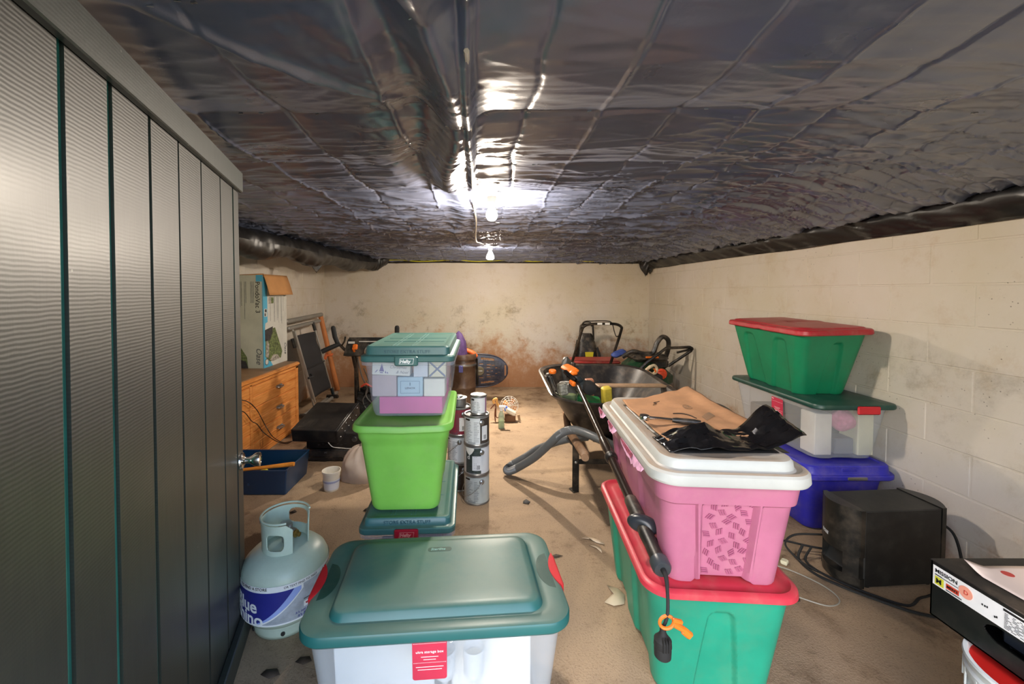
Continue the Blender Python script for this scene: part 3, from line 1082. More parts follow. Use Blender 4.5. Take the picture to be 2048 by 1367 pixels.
g.tube([(-.034, -.0265, .032), (.034, -.0265, -.032)], .004, 4)
obj('ribbon', g, mat('grey_ribbon', '#7f87a0', .4), b4)
FB = frame((0, -.0505, 0), (1, 0, 0), (0, 0, 1))
g = G()
for a, b, c, d in ((-.042, -.03, .042, -.028), (-.042, .024, .042, .026)):
    g.box(((a + c) / 2, (b + d) / 2, .0004), (c - a, .0016, .0006), M=FB)
for x in (-.042, .042):
    g.box((x, -.002, .0004), (.0016, .055, .0006), M=FB)
g.box((0, .012, .0004), (.004, .014, .0006), M=FB)
obj('print', g, mat('grey_blue_print', '#6d8a9c', .6), b1, smooth=False)
text('LENOX', .0115, M_INKK, b1, FB @ Matrix.Translation((0, -.010, .0003)), align='CENTER', wide=1.2)
FB = frame((0, -.0305, 0), (1, 0, 0), (0, 0, 1))
g = G()
g.prism([(-.052, -.012), (-.030, -.012), (-.041, .024)], .0006, FB)
g.prism([(-.05, -.019), (-.033, -.019), (-.036, -.015), (-.047, -.015)], .0006, FB)
g.prism([(-.072, -.018), (-.066, -.016), (-.056, -.004), (-.062, -.006)], .0006, FB)
g.prism([(-.027, -.018), (-.02, -.02), (-.024, -.006)], .0006, FB)
g.prism([(-.019, -.016), (-.012, -.022), (-.014, -.012)], .0006, FB)
obj('print', g, mat('purple_print', '#74679c', .6), b3, smooth=False)
mcur = mat('grey_script', '#8e8a94', .6)
text('Christmas', .018, mcur, b3, FB @ Matrix.Translation((.030, .004, .0003)), align='CENTER', shear=.4)
text('& Noel', .018, mcur, b3, FB @ Matrix.Translation((.048, -.018, .0003)), align='CENTER', shear=.4)

# ---- green tote with red lid at the bottom of the pink stack
def leg_panel(z_top, z_bot, uw_top, uw_bot, depth, sides=(0, 1, 2, 3), off=0.0):
    """arched panel pressed into a side, wider towards the floor"""
    def f(sd, u, z):
        if sd not in sides:
            return 0
        t = (z_top - z) / (z_top - z_bot)
        if t < 0:
            return 0
        w = lerp(uw_top, uw_bot, min(1, t))
        if t < .08:
            w *= math.sqrt(max(0, t / .08)) * .5 + .5
        return depth * sstep(w, w - .075, abs(u - off)) * sstep(0, .05, t)
    return f
pa = R(-4.2)
TG = thing('storage_tote', 'emerald green tote with red lid on the floor beneath the pink tote', 'storage tote', (.785, 1.655, 0), pa)
f1 = leg_panel(.33, 0, .20, .42, .018, (0, 2))
f2 = leg_panel(.34, 0, .18, .32, .016, (1, 3), .45)
f3 = leg_panel(.34, 0, .18, .32, .016, (1, 3), -.45)
g = G()
g.loft(body_levels(.395, .185, .320, .225, .372, .06, nz=60, foot=.014), relief=lambda s, u, z: f1(s, u, z) + f2(s, u, z) + f3(s, u, z), n=8, m=84)
obj('body', g, M_GRN, TG)
g = G()
g.lid(.248, .398, .085, [(.006, .006, .384), (0, 0, .389), (.002, .002, .404), (.008, .008, .410), (.018, .018, .412), (.024, .024, .406), (.034, .034, .404), (.05, .05, .408), (.06, .06, .412), (.09, .09, .412)], n=10, m=18)
obj('lid', g, M_REDP, TG)

# ---- pink tote with white lid
TP = thing('storage_tote', 'rose pink tote with dusty white lid, standing on the red lid', 'storage tote', (.792, 1.648, .412), pa)
def rel_pink(sd, u, z):
    if z > .278:
        return -.012 * sstep(.276, .284, z)
    d = 0
    if sd in (0, 2):
        w = .40
        d += .010 * sstep(w + .03, w - .0, abs(u + .02)) - .012 * sstep(.06, .03, abs(abs(u + .02) - w - .035))
    if sd in (1, 3):
        for c in (-.5, .5):
            d += .010 * sstep(.26, .22, abs(u - c))
    return d
def pink_foot(x, y, z):
    return .018 * sstep(.10, .075, abs(x + .004)) * sstep(.05, .0, z) * sstep(.2, .3, abs(y))
g = G()
g.loft(body_levels(.375, .176, .343, .214, .388, .045, nz=40, foot=.008), relief=rel_pink, n=8, m=60, zf=pink_foot)
obj('body', g, M_PINK, TP)
g = G()
Mf = frame((0, -.3435, .004), (1, 0, 0), (0, -.045, .371))
random.seed(11)
for r_ in range(8):
    for c_ in range(4):
        x = -.052 + .037 * c_ + (.010 if r_ % 2 else -.006) + random.uniform(-.004, .004)
        y = .036 + .0325 * r_ + .012 * (c_ % 2) + random.uniform(-.003, .003)
        if x > .075 or y > .278:
            continue
        a = random.choice([.35, -.35, .6, -.6, .1, 1.25, -1.3])
        s2 = random.choice([-1, 1]) * .35
        for k in (-1, 0, 1):
            M = Mf @ Matrix.Translation((x, y, -.0088)) @ Matrix.Rotation(a, 4, 'Z') @ Matrix.Translation((k * .0072, k * .0072 * s2 * 0, 0))
            q = .0094 * s2
            g.prism([(-.0025 - q, -.0092 - k * .0), (.0025 - q, -.0092), (.0025 + q, .0092), (-.0025 + q, .0092)], .0014, M)
o = obj('embossed_pattern', g, M_PINKD, TP, smooth=False)
o['kind'] = 'stuff'
random.seed(21)
g = G()
def bow_p(x, y):
    return -.006 * sstep(.25, .0, abs(x)) * sstep(.4, .2, abs(y))
g.lid(.248, .425, .085, [(.004, .004, .352), (0, 0, .360), (.002, .002, .384), (.008, .008, .391), (.020, .020, .393), (.028, .028, .388), (.033, .033, .387),
      (.038, .038, .392), (.041, .041, .412), (.047, .047, .420), (.057, .057, .422), (.066, .066, .419), (.09, .09, .418), (.12, .12, .418)], n=10, m=22, zf=bow_p)
obj('lid', g, M_WLID, TP)
M_TORN = mat('torn_label', '#d7a0c0', .8, vary=.3, vscale=30)
M_TORN2 = mat('torn_label_print', '#7c2440', .7, vary=.6, vscale=90)
for (y0, y1) in ((.40, .25), (.19, .04), (-.04, -.33)):
    n = 14
    up, lo = [], []
    for i in range(n + 1):
        t = i / n
        y = lerp(y0, y1, t)
        up.append((-.2505, y, .364))
        lo.append((-.2545 - .006 * t, y, .364 - (.006 + .034 * sin(pi * min(1, t * .9 + .06)) * random.uniform(.55, 1))))
    g = G()
    g.rings([up, lo], False)
    obj('torn_label', g, M_TORN, TP, smooth=False, solid=.001)
    g = G()
    g.rings([[(x - .0012, y, z - .001) for x, y, z in up[:9]], [(x - .0012 - .001, y, lerp(.364, z, .45)) for x, y, z in lo[:9]]], False)
    obj('torn_label', g, M_TORN2, TP, smooth=False)

# ---- right stack by the wall: blue, clear and green totes
TBl = thing('storage_tote', 'royal blue lidded tote at the bottom of the stack by the right wall', 'storage tote', (2.010, 2.62, 0), R(0))
f1 = leg_panel(.24, 0, .34, .44, .012, (0, 1, 2, 3))
g = G()
g.loft(body_levels(.33, .185, .31, .222, .352, .05, nz=18, foot=.02), relief=f1, m=22)
obj('body', g, M_BLUE, TBl)
g = G()
g.lid(.262, .395, .07, [(.006, .006, .318), (0, 0, .324), (0, 0, .342), (.004, .004, .346), (.014, .014, .347), (.018, .018, .352), (.022, .022, .388), (.028, .028, .394), (.05, .05, .395), (.056, .056, .390)], n=8, m=16)
obj('lid', g, M_BLUE, TBl)
g = G()
g.box((.02, -.394, .333), (.11, .012, .018), bev=.004)
obj('handle', g, mat('brushed_latch', '#8d8a80', .35, .7), TBl, label='grey metal-look handle')
g = G()
g.box((-.01, -.372, .374), (.09, .012, .022), bev=.005)
obj('latch', g, M_BLUE, TBl)

TC = thing('storage_tote', 'clear tote with dark green lid and red latch, between blue and green totes', 'storage tote', (2.040, 2.645, .396), R(0))
g = G()
fo = leg_panel(.30, 0, .30, .42, .010, (0, 2))
g.loft(body_levels(.315, .178, .325, .212, .372, .05, nz=16, foot=.03), relief=fo, m=22)
obj('body', g, M_CLRG, TC)
g = G()
g.lid(.232, .412, .055, [(.004, .004, .312), (0, 0, .318), (0, 0, .330), (.004, .004, .338), (.014, .014, .341), (.05, .06, .341), (.062, .074, .346), (.09, .1, .346)], n=8, m=16)
obj('lid', g, M_DKGREEN, TC)
g = G()
g.box((.046, -.415, .312), (.125, .014, .046), bev=.006)
obj('latch', g, M_REDL, TC, label='red latch')
Mt = frame((-.2125, -.06, .235), (0, -1, 0), (-.03, 0, 1))
tag_card(TC, Mt @ Matrix.Translation((.02, 0, .004)), .10, .12)
g = G()
g.box((.02, -.035, .0056), (.03, .03, .0006), M=Mt)
obj('barcode', g, M_INKW, TC, smooth=False)
def in_c(x, y, z):
    return (2.040 + x, 2.645 + y, .396 + z)
def stuff_in(name, lab, cat, c, d, col, rot=0.0, bev=.004):
    g = G()
    g.box((0, 0, 0), d, bev=bev)
    o = obj(name, g, mat(name + '_' + col[1:], col, .75))
    o.location = in_c(*c)
    o.rotation_euler = (0, 0, rot)
    return tag(o, lab, cat)
stuff_in('carton', 'tall white carton in the near left corner of the clear tote by the right wall', 'carton', (-.105, -.245, .14), (.10, .11, .24), '#ded6c8')
stuff_in('carton', 'cream carton in the near right corner of the clear tote by the right wall', 'carton', (.135, -.24, .15), (.09, .13, .26), '#dcd6b4')
stuff_in('carton', 'low brown carton at the far end inside the clear tote by the right wall', 'carton', (-.04, .12, .10), (.24, .3, .16), '#7d6a52')
stuff_in('carton', 'flat grey carton at the bottom middle of the clear tote by the right wall', 'carton', (.02, -.25, .07), (.11, .09, .09), '#77777a')
g = G()
def puff(u, v):
    a = 2 * pi * u
    ph = pi * v
    r = .055 * (1 + .3 * (vn(np.array([cos(a) * 2.4 + 5 + v * 5]), np.array([sin(a) * 2.4 + 5]))[0] - .5))
    return (r * cos(a) * sin(ph) * 1.2, r * sin(a) * sin(ph), -r * cos(ph) * 1.1)
g.grid(puff, 24, 14)
o = obj('tissue_paper', g, mat('pink_tissue', '#e08aa4', .8, vary=.2, vscale=30), ang=80)
o.location = in_c(.025, -.27, .215)
tag(o, 'crumpled pink tissue paper under the red latch inside the clear tote', 'tissue paper')

TR = thing('storage_tote', 'deep green tote with crimson lid on top of the stack by the right wall', 'storage tote', (2.010, 2.700, .737), (R(1.2), R(-1.5), R(0)))
f1 = leg_panel(.335, 0, .17, .40, .018, (0, 2), .12)
f2 = leg_panel(.345, 0, .16, .36, .013, (1, 3), .45)
f3 = leg_panel(.345, 0, .16, .36, .013, (1, 3), -.45)
g = G()
g.loft(body_levels(.39, .150, .255, .198, .345, .055, nz=60, foot=.025), relief=lambda s, u, z: f1(s, u, z) + f2(s, u, z) + f3(s, u, z), n=8, m=84)
obj('body', g, M_GRN2, TR)
g = G()
g.lid(.222, .372, .06, [(.004, .004, .378), (0, 0, .384), (.002, .002, .404), (.008, .008, .410), (.03, .03, .412), (.036, .036, .418), (.06, .06, .422), (.10, .10, .424)], n=8, m=16,
      zf=lambda x, y: .004 * max(0, 1 - abs(y - .0) / .006))
obj('lid', g, M_REDP2, TR)
# ================================================================== gas cylinder
M_TANK = mat('pale_tank_enamel', '#bccdbf', .38, dust=.18, dustcol='#8f8d80', bump=.05)
M_TANKB = mat('tank_label_blue', '#2b2f86', .4)
M_TANKL = mat('tank_label_lightblue', '#9aaeea', .4)
M_TANKG = mat('tank_label_silver', '#b9c0cb', .35, .2, vary=.15, vscale=25)
M_TANKW = mat('tank_label_white', '#eef0f2', .4)
M_BRASS = mat('brass', '#a98f55', .35, .9)
PC = (-.835, 1.690)
TH0 = math.atan2(-PC[1], -PC[0])            # direction from the cylinder to the doorway
PT = thing('gas_cylinder', 'pale green-white gas cylinder with blue label and collar handle beside the door', 'gas cylinder', (PC[0], PC[1], 0))
RT = .166
g = G()
g.lathe([(.04, .040), (.10, .043), (.142, .058), (.160, .082), (RT, .11), (RT, .228), (.163, .248), (.153, .270), (.131, .292), (.098, .307), (.05, .317), (.016, .320), (.01, .330)], 64)
obj('body', g, M_TANK, PT)
def cyl(th, z, r):
    return (r * cos(th), r * sin(th), z)
g = G()
def footf(u, v):
    th = 2 * pi * u
    return cyl(th, lerp(.0, .062, v), lerp(.122, .136, v))
g.grid(footf, 72, 4)
obj('foot_ring', g, M_TANK, PT, solid=.004)
for k in range(6):
    th = TH0 - .12 + k * pi / 3
    g = G()
    M = Matrix.Translation(cyl(th, .026, .131)) @ Matrix.Rotation(th, 4, 'Z') @ Matrix.Rotation(pi / 2, 4, 'Y')
    g.lathe([(.008, -.002), (.008, .002)], 14, M=M)
    obj('drain_hole', g, M_INKK, PT)
g = G()
g.tube([cyl(2 * pi * i / 72, .108, RT - .0005) for i in range(72)], .0016, 5, closed=True)
obj('weld_seam', g, M_TANK, PT)
# label: white band, silver field, blue sail, light blue sweep
def strip(r, a0, a1, lo, hi, m, n=40, name='label_field'):
    g = G()
    rows = [[], []]
    for i in range(n + 1):
        t = i / n
        s = lerp(a0, a1, t)
        th = TH0 + s / RT
        rows[0].append(cyl(th, lo(s) if callable(lo) else lo, r))
        rows[1].append(cyl(th, hi(s) if callable(hi) else hi, r))
    g.rings(rows, False)
    return obj(name, g, m, PT)
strip(RT + .0006, -.30, .30, .088, .240, M_TANKW, 60, 'label')
strip(RT + .0008, -.30, .148, .094, .222, M_TANKG, 60)
sail = lambda s: lerp(.094, .220, sstep(-.10, .10, s) if False else max(0, min(1, (s + .12) / .19)) ** 1.6)
strip(RT + .0010, -.29, .060, lambda s: min(.222, sail(s) - .004), .222, M_TANKW, 50)
strip(RT + .0012, -.29, .052, lambda s: min(.218, sail(s) + .002), .218, M_TANKL, 50)
strip(RT + .0014, -.29, .026, lambda s: min(.218, lerp(.094, .222, max(0, min(1, (s + .14) / .17)) ** 1.7)), .218, M_TANKB, 50)
strip(RT + .0012, .152, .156, .094, .232, M_TANKG, 2)
def wrap(s0, z0, slope=0.0, off=.0017):
    def f(co):
        th = TH0 + (s0 + co.x) / RT
        return Vector(cyl(th, z0 + co.y + slope * co.x, RT + off + co.z))
    return f
text('Blue', .068, M_TANKW, PT, None, fn=wrap(-.228, .152, -.10, .0034), bold=.02, ext=.0003)
text('Rhino', .068, M_TANKW, PT, None, fn=wrap(-.246, .106, -.10, .0034), bold=.02, ext=.0003)
text('TO FIND A STORE', .0155, M_INKK, PT, None, fn=wrap(-.195, .2270), bold=.01, ext=.0002)
text('OR TEXT FIND TO 75653', .0115, M_INKK, PT, None, fn=wrap(-.010, .2265), bold=.005, ext=.0002)
text("It's not just propane", .0135, M_TANKB, PT, None, fn=wrap(.028, .112, .06), shear=.25, bold=.012, ext=.0002)
text("It's Blue Rhino", .0145, M_TANKB, PT, None, fn=wrap(.036, .098, .06), shear=.25, bold=.018, ext=.0002)
strip(RT + .0016, .060, .135, lambda s: .128 + .05 * (s - .06), lambda s: .150 + .05 * (s - .06), M_TANKW, 8)
text('SPARE', .009, M_INKK, PT, None, fn=wrap(.084, .140, .05), ext=.0002) if False else None
g = G()
hp = []
for i in range(24):
    a = 2 * pi * i / 24
    hp.append((.0052 * (16 * sin(a) ** 3) / 16, .0052 * (13 * cos(a) - 5 * cos(2 * a) - 2 * cos(3 * a) - cos(4 * a)) / 16))
f = wrap(.072, .140)
vs = [f(Vector((x, y, 0))) for x, y in hp]
g.add(vs, [tuple(range(24))])
obj('heart_print', g, mat('red_print', '#b3222c', .5), PT)
g = G()
random.seed(3)
for r_ in range(15):
    z = .226 - .0088 * r_
    w = random.uniform(.05, .075)
    pts = [cyl(TH0 + (.162 + w * i / 6) / RT, z, RT + .0016) for i in range(7)]
    pts2 = [cyl(TH0 + (.162 + w * i / 6) / RT, z + .0032, RT + .0016) for i in range(7)]
    g.rings([pts, pts2], False)
for s0, w, z in ((.082, .05, .143), (.082, .04, .136), (.06, .08, .158)):
    pts = [cyl(TH0 + (s0 + w * i / 6) / RT, z, RT + .0022) for i in range(7)]
    pts2 = [cyl(TH0 + (s0 + w * i / 6) / RT, z + .003, RT + .0022) for i in range(7)]
    g.rings([pts, pts2], False)
s_ = obj('fine_print', g, M_INKK, PT)
s_['kind'] = 'stuff'
# collar with hand holes
g = G()
RC = .088
A0, A1 = TH0 + 1.3, TH0 + .28 + 2 * pi
NT, NZ = 260, 64
def solid_at(th, v):
    s = (th - A0) / (A1 - A0)
    top = .93 if .05 < s < .95 else .93 - 3.0 * max(.05 - s, s - .95)
    if v > top:
        return False
    for c, w, lo, hi in ((.21, .11, .42, .84), (.62, .05, .52, .80), (.855, .075, .26, .70)):
        e = abs((s - c) / w) ** 4 + abs((v - (lo + hi) / 2) / ((hi - lo) / 2)) ** 4
        if e < 1:
            return False
    return True
vs = []
for j in range(NZ + 1):
    for i in range(NT + 1):
        th = lerp(A0, A1, i / NT)
        vs.append(cyl(th, .288 + .150 * j / NZ, RC + .004 * j / NZ))
fs = []
for j in range(NZ):
    for i in range(NT):
        if solid_at(lerp(A0, A1, (i + .5) / NT), (j + .5) / NZ):
            a = j * (NT + 1) + i
            fs.append((a, a + 1, a + NT + 2, a + NT + 1))
g.add(vs, fs)
obj('collar', g, M_TANK, PT, solid=.004)
g = G()
g.tube([cyl(lerp(A0, A1, t / 40), .438, RC + .004) for t in range(2, 39)], .0042, 6)
obj('collar_rim', g, M_TANK, PT)
g = G()
g.lathe([(.016, .32), (.016, .345), (.013, .35), (.013, .375)], 16)
V = Matrix.Translation((0, 0, .362)) @ Matrix.Rotation(TH0 + .75, 4, 'Z') @ Matrix.Rotation(pi / 2, 4, 'Y')
g.lathe([(.013, -.02), (.013, .02), (.019, .022), (.019, .045), (.016, .05)], 18, M=V)
obj('valve', g, M_STEEL, PT)
g = G()
g.lathe([(.015, .05), (.015, .058), (.009, .06), (.009, .074), (.004, .076)], 16, M=V)
obj('valve_outlet', g, M_BRASS, PT)
g = G()
ring = []
for i in range(40):
    a = 2 * pi * i / 40
    r_ = .026 + .003 * cos(5 * a)
    ring.append((r_ * cos(a), r_ * sin(a)))
g.prism(ring, .018, Matrix.Translation((0, 0, .375)))
obj('hand_wheel', g, M_STEEL, PT)
tx = TH0 - 2.0
g = G()
rows = [[cyl(tx + .5 * i / 8, z, RC + .0062) for i in range(9)] for z in (.409, .434)]
g.rings(rows, False)
obj('sticker', g, M_TANKW, PT)
g = G()
f = lambda x, y: cyl(tx + .38 + x / RC, .421 + y, RC + .0068)
g.add([f(-.008, -.009), f(.008, -.009), f(.008, .001), f(0, .010), f(-.008, .001)], [(0, 1, 2, 3, 4)])
obj('house_print', g, mat('dark_red_print', '#7a1c22', .5), PT)

# ================================================================== chest of drawers and things round it
M_OAK = bpy.data.materials.new('orange_pine')
k = N(M_OAK)
co = k.coord()
nn = k.noise(co, 3.0, 6, .6, 1.5, (3, 1.2, 14))
k.lk(k.mix(k.ramp(nn, .3, .7), rgb('#c4742f'), rgb('#e39a55')), k.b.inputs['Base Color'])
k.b.inputs['Roughness'].default_value = .35
M_TOPW = mat('worn_chest_top', '#8a6a4c', .5, vary=.2)
CH = thing('chest_of_drawers', 'orange pine chest of drawers against the left wall behind the door', 'chest of drawers', (-2.05, 3.24, 0))
X0, X1, Y0, Y1, CHH = -.205, .195, -.84, .80, .665
g = G()
g.box((0, (Y0 + Y1) / 2, .325), (X1 - X0 - .02, Y1 - Y0, .61), bev=.004)
obj('carcass', g, M_OAK, CH)
g = G()
g.box((.002, (Y0 + Y1) / 2, .648), (X1 - X0 + .025, Y1 - Y0 + .03, .035), bev=.012)
obj('top', g, M_OAK, CH)
g = G()
g.box((-.005, (Y0 + Y1) / 2, .6665), (X1 - X0 - .02, Y1 - Y0 - .02, .003))
obj('top_panel', g, M_TOPW, CH, smooth=False, label='worn grey-brown top surface')
g = G()
g.box((.19, Y1 - .028, .33), (.022, .055, .60), bev=.004)
g.box((.19, -.015, .33), (.022, .03, .58), bev=.003)
g.box((.19, Y0 + .025, .33), (.022, .05, .60), bev=.004)
g.box((.19, (Y0 + Y1) / 2, .618), (.022, Y1 - Y0, .026), bev=.004)
g.box((.19, (Y0 + Y1) / 2, .035), (.022, Y1 - Y0, .05), bev=.004)
obj('face_frame', g, M_OAK, CH)
for yy in (Y1 - .05, Y0 + .05):
    g = G()
    g.box((.15, yy, .01), (.06, .07, .04), bev=.005)
    obj('foot', g, M_OAK, CH)
for (a, b) in ((.003, .742), (-.785, -.033)):
    for (lo, hi) in ((.065, .232), (.238, .420), (.426, .602)):
        dr = None
        g = G()
        mz = (lo + hi) / 2
        g.box((.190, (a + b) / 2, (lo + mz) / 2 - .001), (.020, b - a - .006, mz - lo - .004), bev=.004)
        g.box((.190, (a + b) / 2, (hi + mz) / 2 + .001), (.020, b - a - .006, hi - mz - .004), bev=.004)
        g.box((.184, (a + b) / 2, mz), (.018, b - a - .012, hi - lo - .012))
        dr = obj('drawer', g, M_OAK, CH)
        yc = (a + b) / 2 + .05
        g = G()
        g.tube(bez([(.198, yc - .045, mz), (.222, yc - .04, mz - .004), (.226, yc, mz - .008), (.222, yc + .04, mz - .004), (.198, yc + .045, mz)], 5), .0055, 8)
        g.box((.201, yc, mz + .002), (.003, .10, .022), bev=.001)
        obj('handle', g, M_STEEL, dr, label='bright metal bail pull')

# carton standing on the chest
M_CARD = mat('brown_card', '#c08a55', .8, vary=.08)
M_BOXG = mat('box_print_grey', '#b3b4a2', .6)
M_BOXW = mat('box_print_pale', '#c3c2ba', .6)
M_BOXB = mat('box_print_blue', '#4aa3c4', .55)
PV = thing('carton', 'tall pond vacuum carton with open brown flap standing on the chest', 'carton', (-2.11, 3.885, .668))
bx, by, bz = .125, .215, .835
g = G()
g.box((0, 0, bz / 2), (bx * 2, by * 2, bz))
obj('box', g, M_BOXG, PV, smooth=False)
FR = frame((bx + .0008, -by, 0), (0, 1, 0), (0, 0, 1))        # long side facing the room
FS = frame((-bx, -by - .0008, 0), (1, 0, 0), (0, 0, 1))       # narrow side facing the door
def patch(M, pts, m, name='print', z=0.0):
    g = G()
    g.add([(x, y, z) for x, y in pts], [tuple(range(len(pts)))], M)
    return obj(name, g, m, PV, smooth=False)
rect = lambda a, b, c, d: [(a, b), (c, b), (c, d), (a, d)]
patch(FR, rect(0, 0, .43, bz), M_BOXW)
patch(FR, rect(0, 0, .07, bz - .02), M_BOXB, z=.0006)
patch(FR, [(0, 0), (.15, 0), (.04, .14), (0, .18)], M_BOXB, z=.0008)
patch(FS, rect(.19, bz - .06, .25, bz), M_BOXB, z=.0006)
patch(FS, rect(.244, 0, .25, bz), M_BOXB, z=.0008)
M_FOL = mat('photo_foliage', '#5d6a3f', .6, vary=.7, vscale=60)
M_FOL2 = mat('photo_rocks', '#9a948a', .6, vary=.6, vscale=40)
M_PHD = mat('photo_dark', '#2d2c2e', .6, vary=.4, vscale=50)
patch(FR, [(.02, .10), (.10, .045), (.30, .05), (.33, .11), (.27, .22), (.20, .35), (.10, .34), (.03, .30)], M_FOL, z=.0010)
patch(FR, [(.02, .24), (.02, .36), (.16, .37), (.15, .30), (.10, .24)], M_PHD, z=.0014)
patch(FR, [(.02, .34), (.03, .40), (.11, .42), (.17, .39), (.26, .375), (.17, .365)], M_BOXW, z=.0016)
patch(FR, [(.10, .06), (.15, .04), (.28, .05), (.24, .09), (.16, .10)], M_FOL2, z=.0014)
patch(FR, [(.03, .10), (.08, .08), (.09, .20), (.05, .26)], M_FOL2, z=.0014)
patch(FS, [(.0, .0), (.11, 0), (.10, .10), (.05, .18), (.0, .24)], M_FOL, z=.0010)
patch(FS, [(.0, .0), (.11, 0), (.09, .06), (.03, .08)], M_PHD, z=.0014)
patch(FR, rect(.09, .575, .18, .635), M_FOL2, z=.0010)
patch(FR, rect(.135, .578, .178, .632), M_FOL, z=.0014)
patch(FR, rect(.014, .46, .062, .53), M_BOXW, z=.0010)
patch(FR, rect(.025, .50, .055, .525), M_PHD, z=.0014)
patch(FR, rect(.02, .465, .04, .49), M_PHD, z=.0014)
g = G()
g.lathe([(.030, 0), (.030, .0006)], 24, M=FR @ Matrix.Translation((.045, .05, .0012)))
obj('print', g, M_PHD, PV)
g = G()
g.lathe([(.024, 0), (.024, .0006)], 24, M=FR @ Matrix.Translation((.045, .05, .0016)))
obj('print', g, M_BOXW, PV)
M_INKG = mat('grey_print', '#4a4f55', .6)
RV = lambda F, x, y: F @ Matrix.Translation((x, y, .0012)) @ Matrix.Rotation(-pi / 2, 4, 'Z')
text('PondoVac 3', .058, M_INKK, PV, RV(FS, .185, .775), bold=.004)
text('Oase', .070, M_INKG, PV, RV(FS, .185, .185), shear=.35)
text('Oase', .055, M_INKG, PV, RV(FR, .375, .19), shear=.35)
text('3', .04, M_INKG, PV, RV(FR, .372, .655))
g = G()
random.seed(5)
for i, x in enumerate((.168, .155, .143, .10, .088, .06, .048)):
    L = random.uniform(.2, .45) if i > 2 else .2
    for j in range(int(L / .012)):
        g.box((x, .775 - .012 * j - .006, .0012), (.004, random.uniform(.006, .010), .0005), M=FS)
for i, x in enumerate((.36, .33, .315, .27, .255, .24, .20, .185, .12)):
    L = random.uniform(.12, .32)
    for j in range(int(L / .012)):
        g.box((x, .64 - .012 * j - .006, .0012), (.004, random.uniform(.006, .010), .0005), M=FR)
s_ = obj('fine_print', g, M_INKG, PV, smooth=False)
s_['kind'] = 'stuff'
g = G()
g.grid(lambda u, v: (bx + .004 + .055 * v, -by + .0 + .43 * u * (1 + .02 * v), bz + .004 - .185 * v + .012 * sin(pi * v)), 4, 6)
obj('flap', g, M_CARD, PV, solid=.004, label='brown inside of a flap folded outwards')
g = G()
g.grid(lambda u, v: (lerp(-bx, bx, u), by + .003 + .10 * v, bz - .02 - .11 * v + .10 * (1 - v) * 0), 2, 4)
obj('flap', g, M_BOXW, PV, solid=.004)
g = G()
g.grid(lambda u, v: (lerp(-bx, bx, u), -by - .002 + .02 * v, bz + .0 + .012 * u * v), 2, 2)
obj('flap', g, M_CARD, PV, solid=.003)

# cord hanging over the chest
g = G()
g.tube(bez([(-1.835, 2.9, .60), (-1.825, 3.12, .52), (-1.825, 3.25, .42), (-1.825, 3.32, .33), (-1.80, 3.35, .24), (-1.72, 3.30, .18), (-1.60, 3.22, .165), (-1.50, 3.16, .20)], 8), .0035, 6)
tag(obj('cord', g, M_BLK), 'black cord hanging in front of the pine chest, upper of two', 'cord')
g = G()
g.tube(bez([(-1.835, 2.95, .50), (-1.825, 3.08, .45), (-1.825, 3.18, .35), (-1.82, 3.25, .30), (-1.80, 3.30, .22), (-1.68, 3.25, .17), (-1.56, 3.17, .175), (-1.50, 3.14, .20)], 8), .0035, 6)
tag(obj('cord', g, M_BLK), 'black cord hanging in front of the pine chest, lower of two', 'cord')

# ================================================================== hi-fi units on the floor
M_HIFI = mat('hifi_black', '#17171a', .35, dust=.3, dustcol='#5a5148')
M_HIFI2 = mat('hifi_charcoal', '#26282c', .3, dust=.2)
VC = thing('disc_player', 'slim charcoal disc player on the floor at the bottom of the stereo stack', 'disc player', (-1.275, 3.40, 0))
g = G()
g.box((0, 0, .052), (.40, .30, .088), bev=.004)
obj('case', g, M_HIFI2, VC)
g = G()
g.box((0, -.153, .062), (.40, .012, .058), bev=.004)
obj('front_panel', g, M_HIFI2, VC)
g = G()
g.box((0, -.161, .040), (.24, .006, .012), bev=.002)
obj('tray', g, M_BLK, VC)
text('JVC', .014, mat('grey_logo', '#9aa0a8', .5), VC, frame((0, -.1595, .072), (1, 0, 0), (0, 0, 1)), align='CENTER')
for i in range(6):
    g = G()
    g.box((-.175 + .022 * (i % 3) + (0 if i < 3 else .29), -.161, .036), (.012, .006, .010), bev=.002)
    obj('button', g, M_HIFI2, VC)
for sx_ in (-1, 1):
    for sy_ in (-1, 1):
        g = G()
        g.lathe([(.018, 0), (.018, .010)], 12, c=(sx_ * .16, sy_ * .12, 0))
        obj('foot', g, M_BLK, VC)
AM = thing('stereo_receiver', 'black receiver with round volume knob, second from bottom of the stereo stack', 'receiver', (-1.215, 3.43, .096))
g = G()
g.box((0, .01, .066), (.44, .32, .120), bev=.004)
obj('case', g, M_HIFI, AM)
g = G()
g.box((0, -.158, .068), (.445, .018, .124), bev=.004)
obj('front_panel', g, M_HIFI, AM)
g = G()
g.lathe([(.024, 0), (.023, .018), (.018, .022)], 24, M=Matrix.Translation((.165, -.167, .085)) @ Matrix.Rotation(pi / 2, 4, 'X'))
obj('knob', g, M_HIFI2, AM)
for i in range(8):
    g = G()
    g.box((-.12 + .03 * i, -.168, .035 + .01 * (i % 2)), (.016, .005, .007), bev=.001)
    obj('button', g, M_HIFI2, AM)
AV = thing('stereo_receiver', 'dusty black receiver tilted on top of the stereo stack, front turned right', 'receiver', (-1.310, 3.355, .292), (R(13), R(0), R(-4)))
g = G()
g.box((0, 0, 0), (.36, .44, .105), bev=.005)
obj('case', g, M_HIFI, AV)
g = G()
g.box((.185, 0, -.002), (.02, .45, .112), bev=.004)
obj('front_panel', g, M_HIFI, AV)
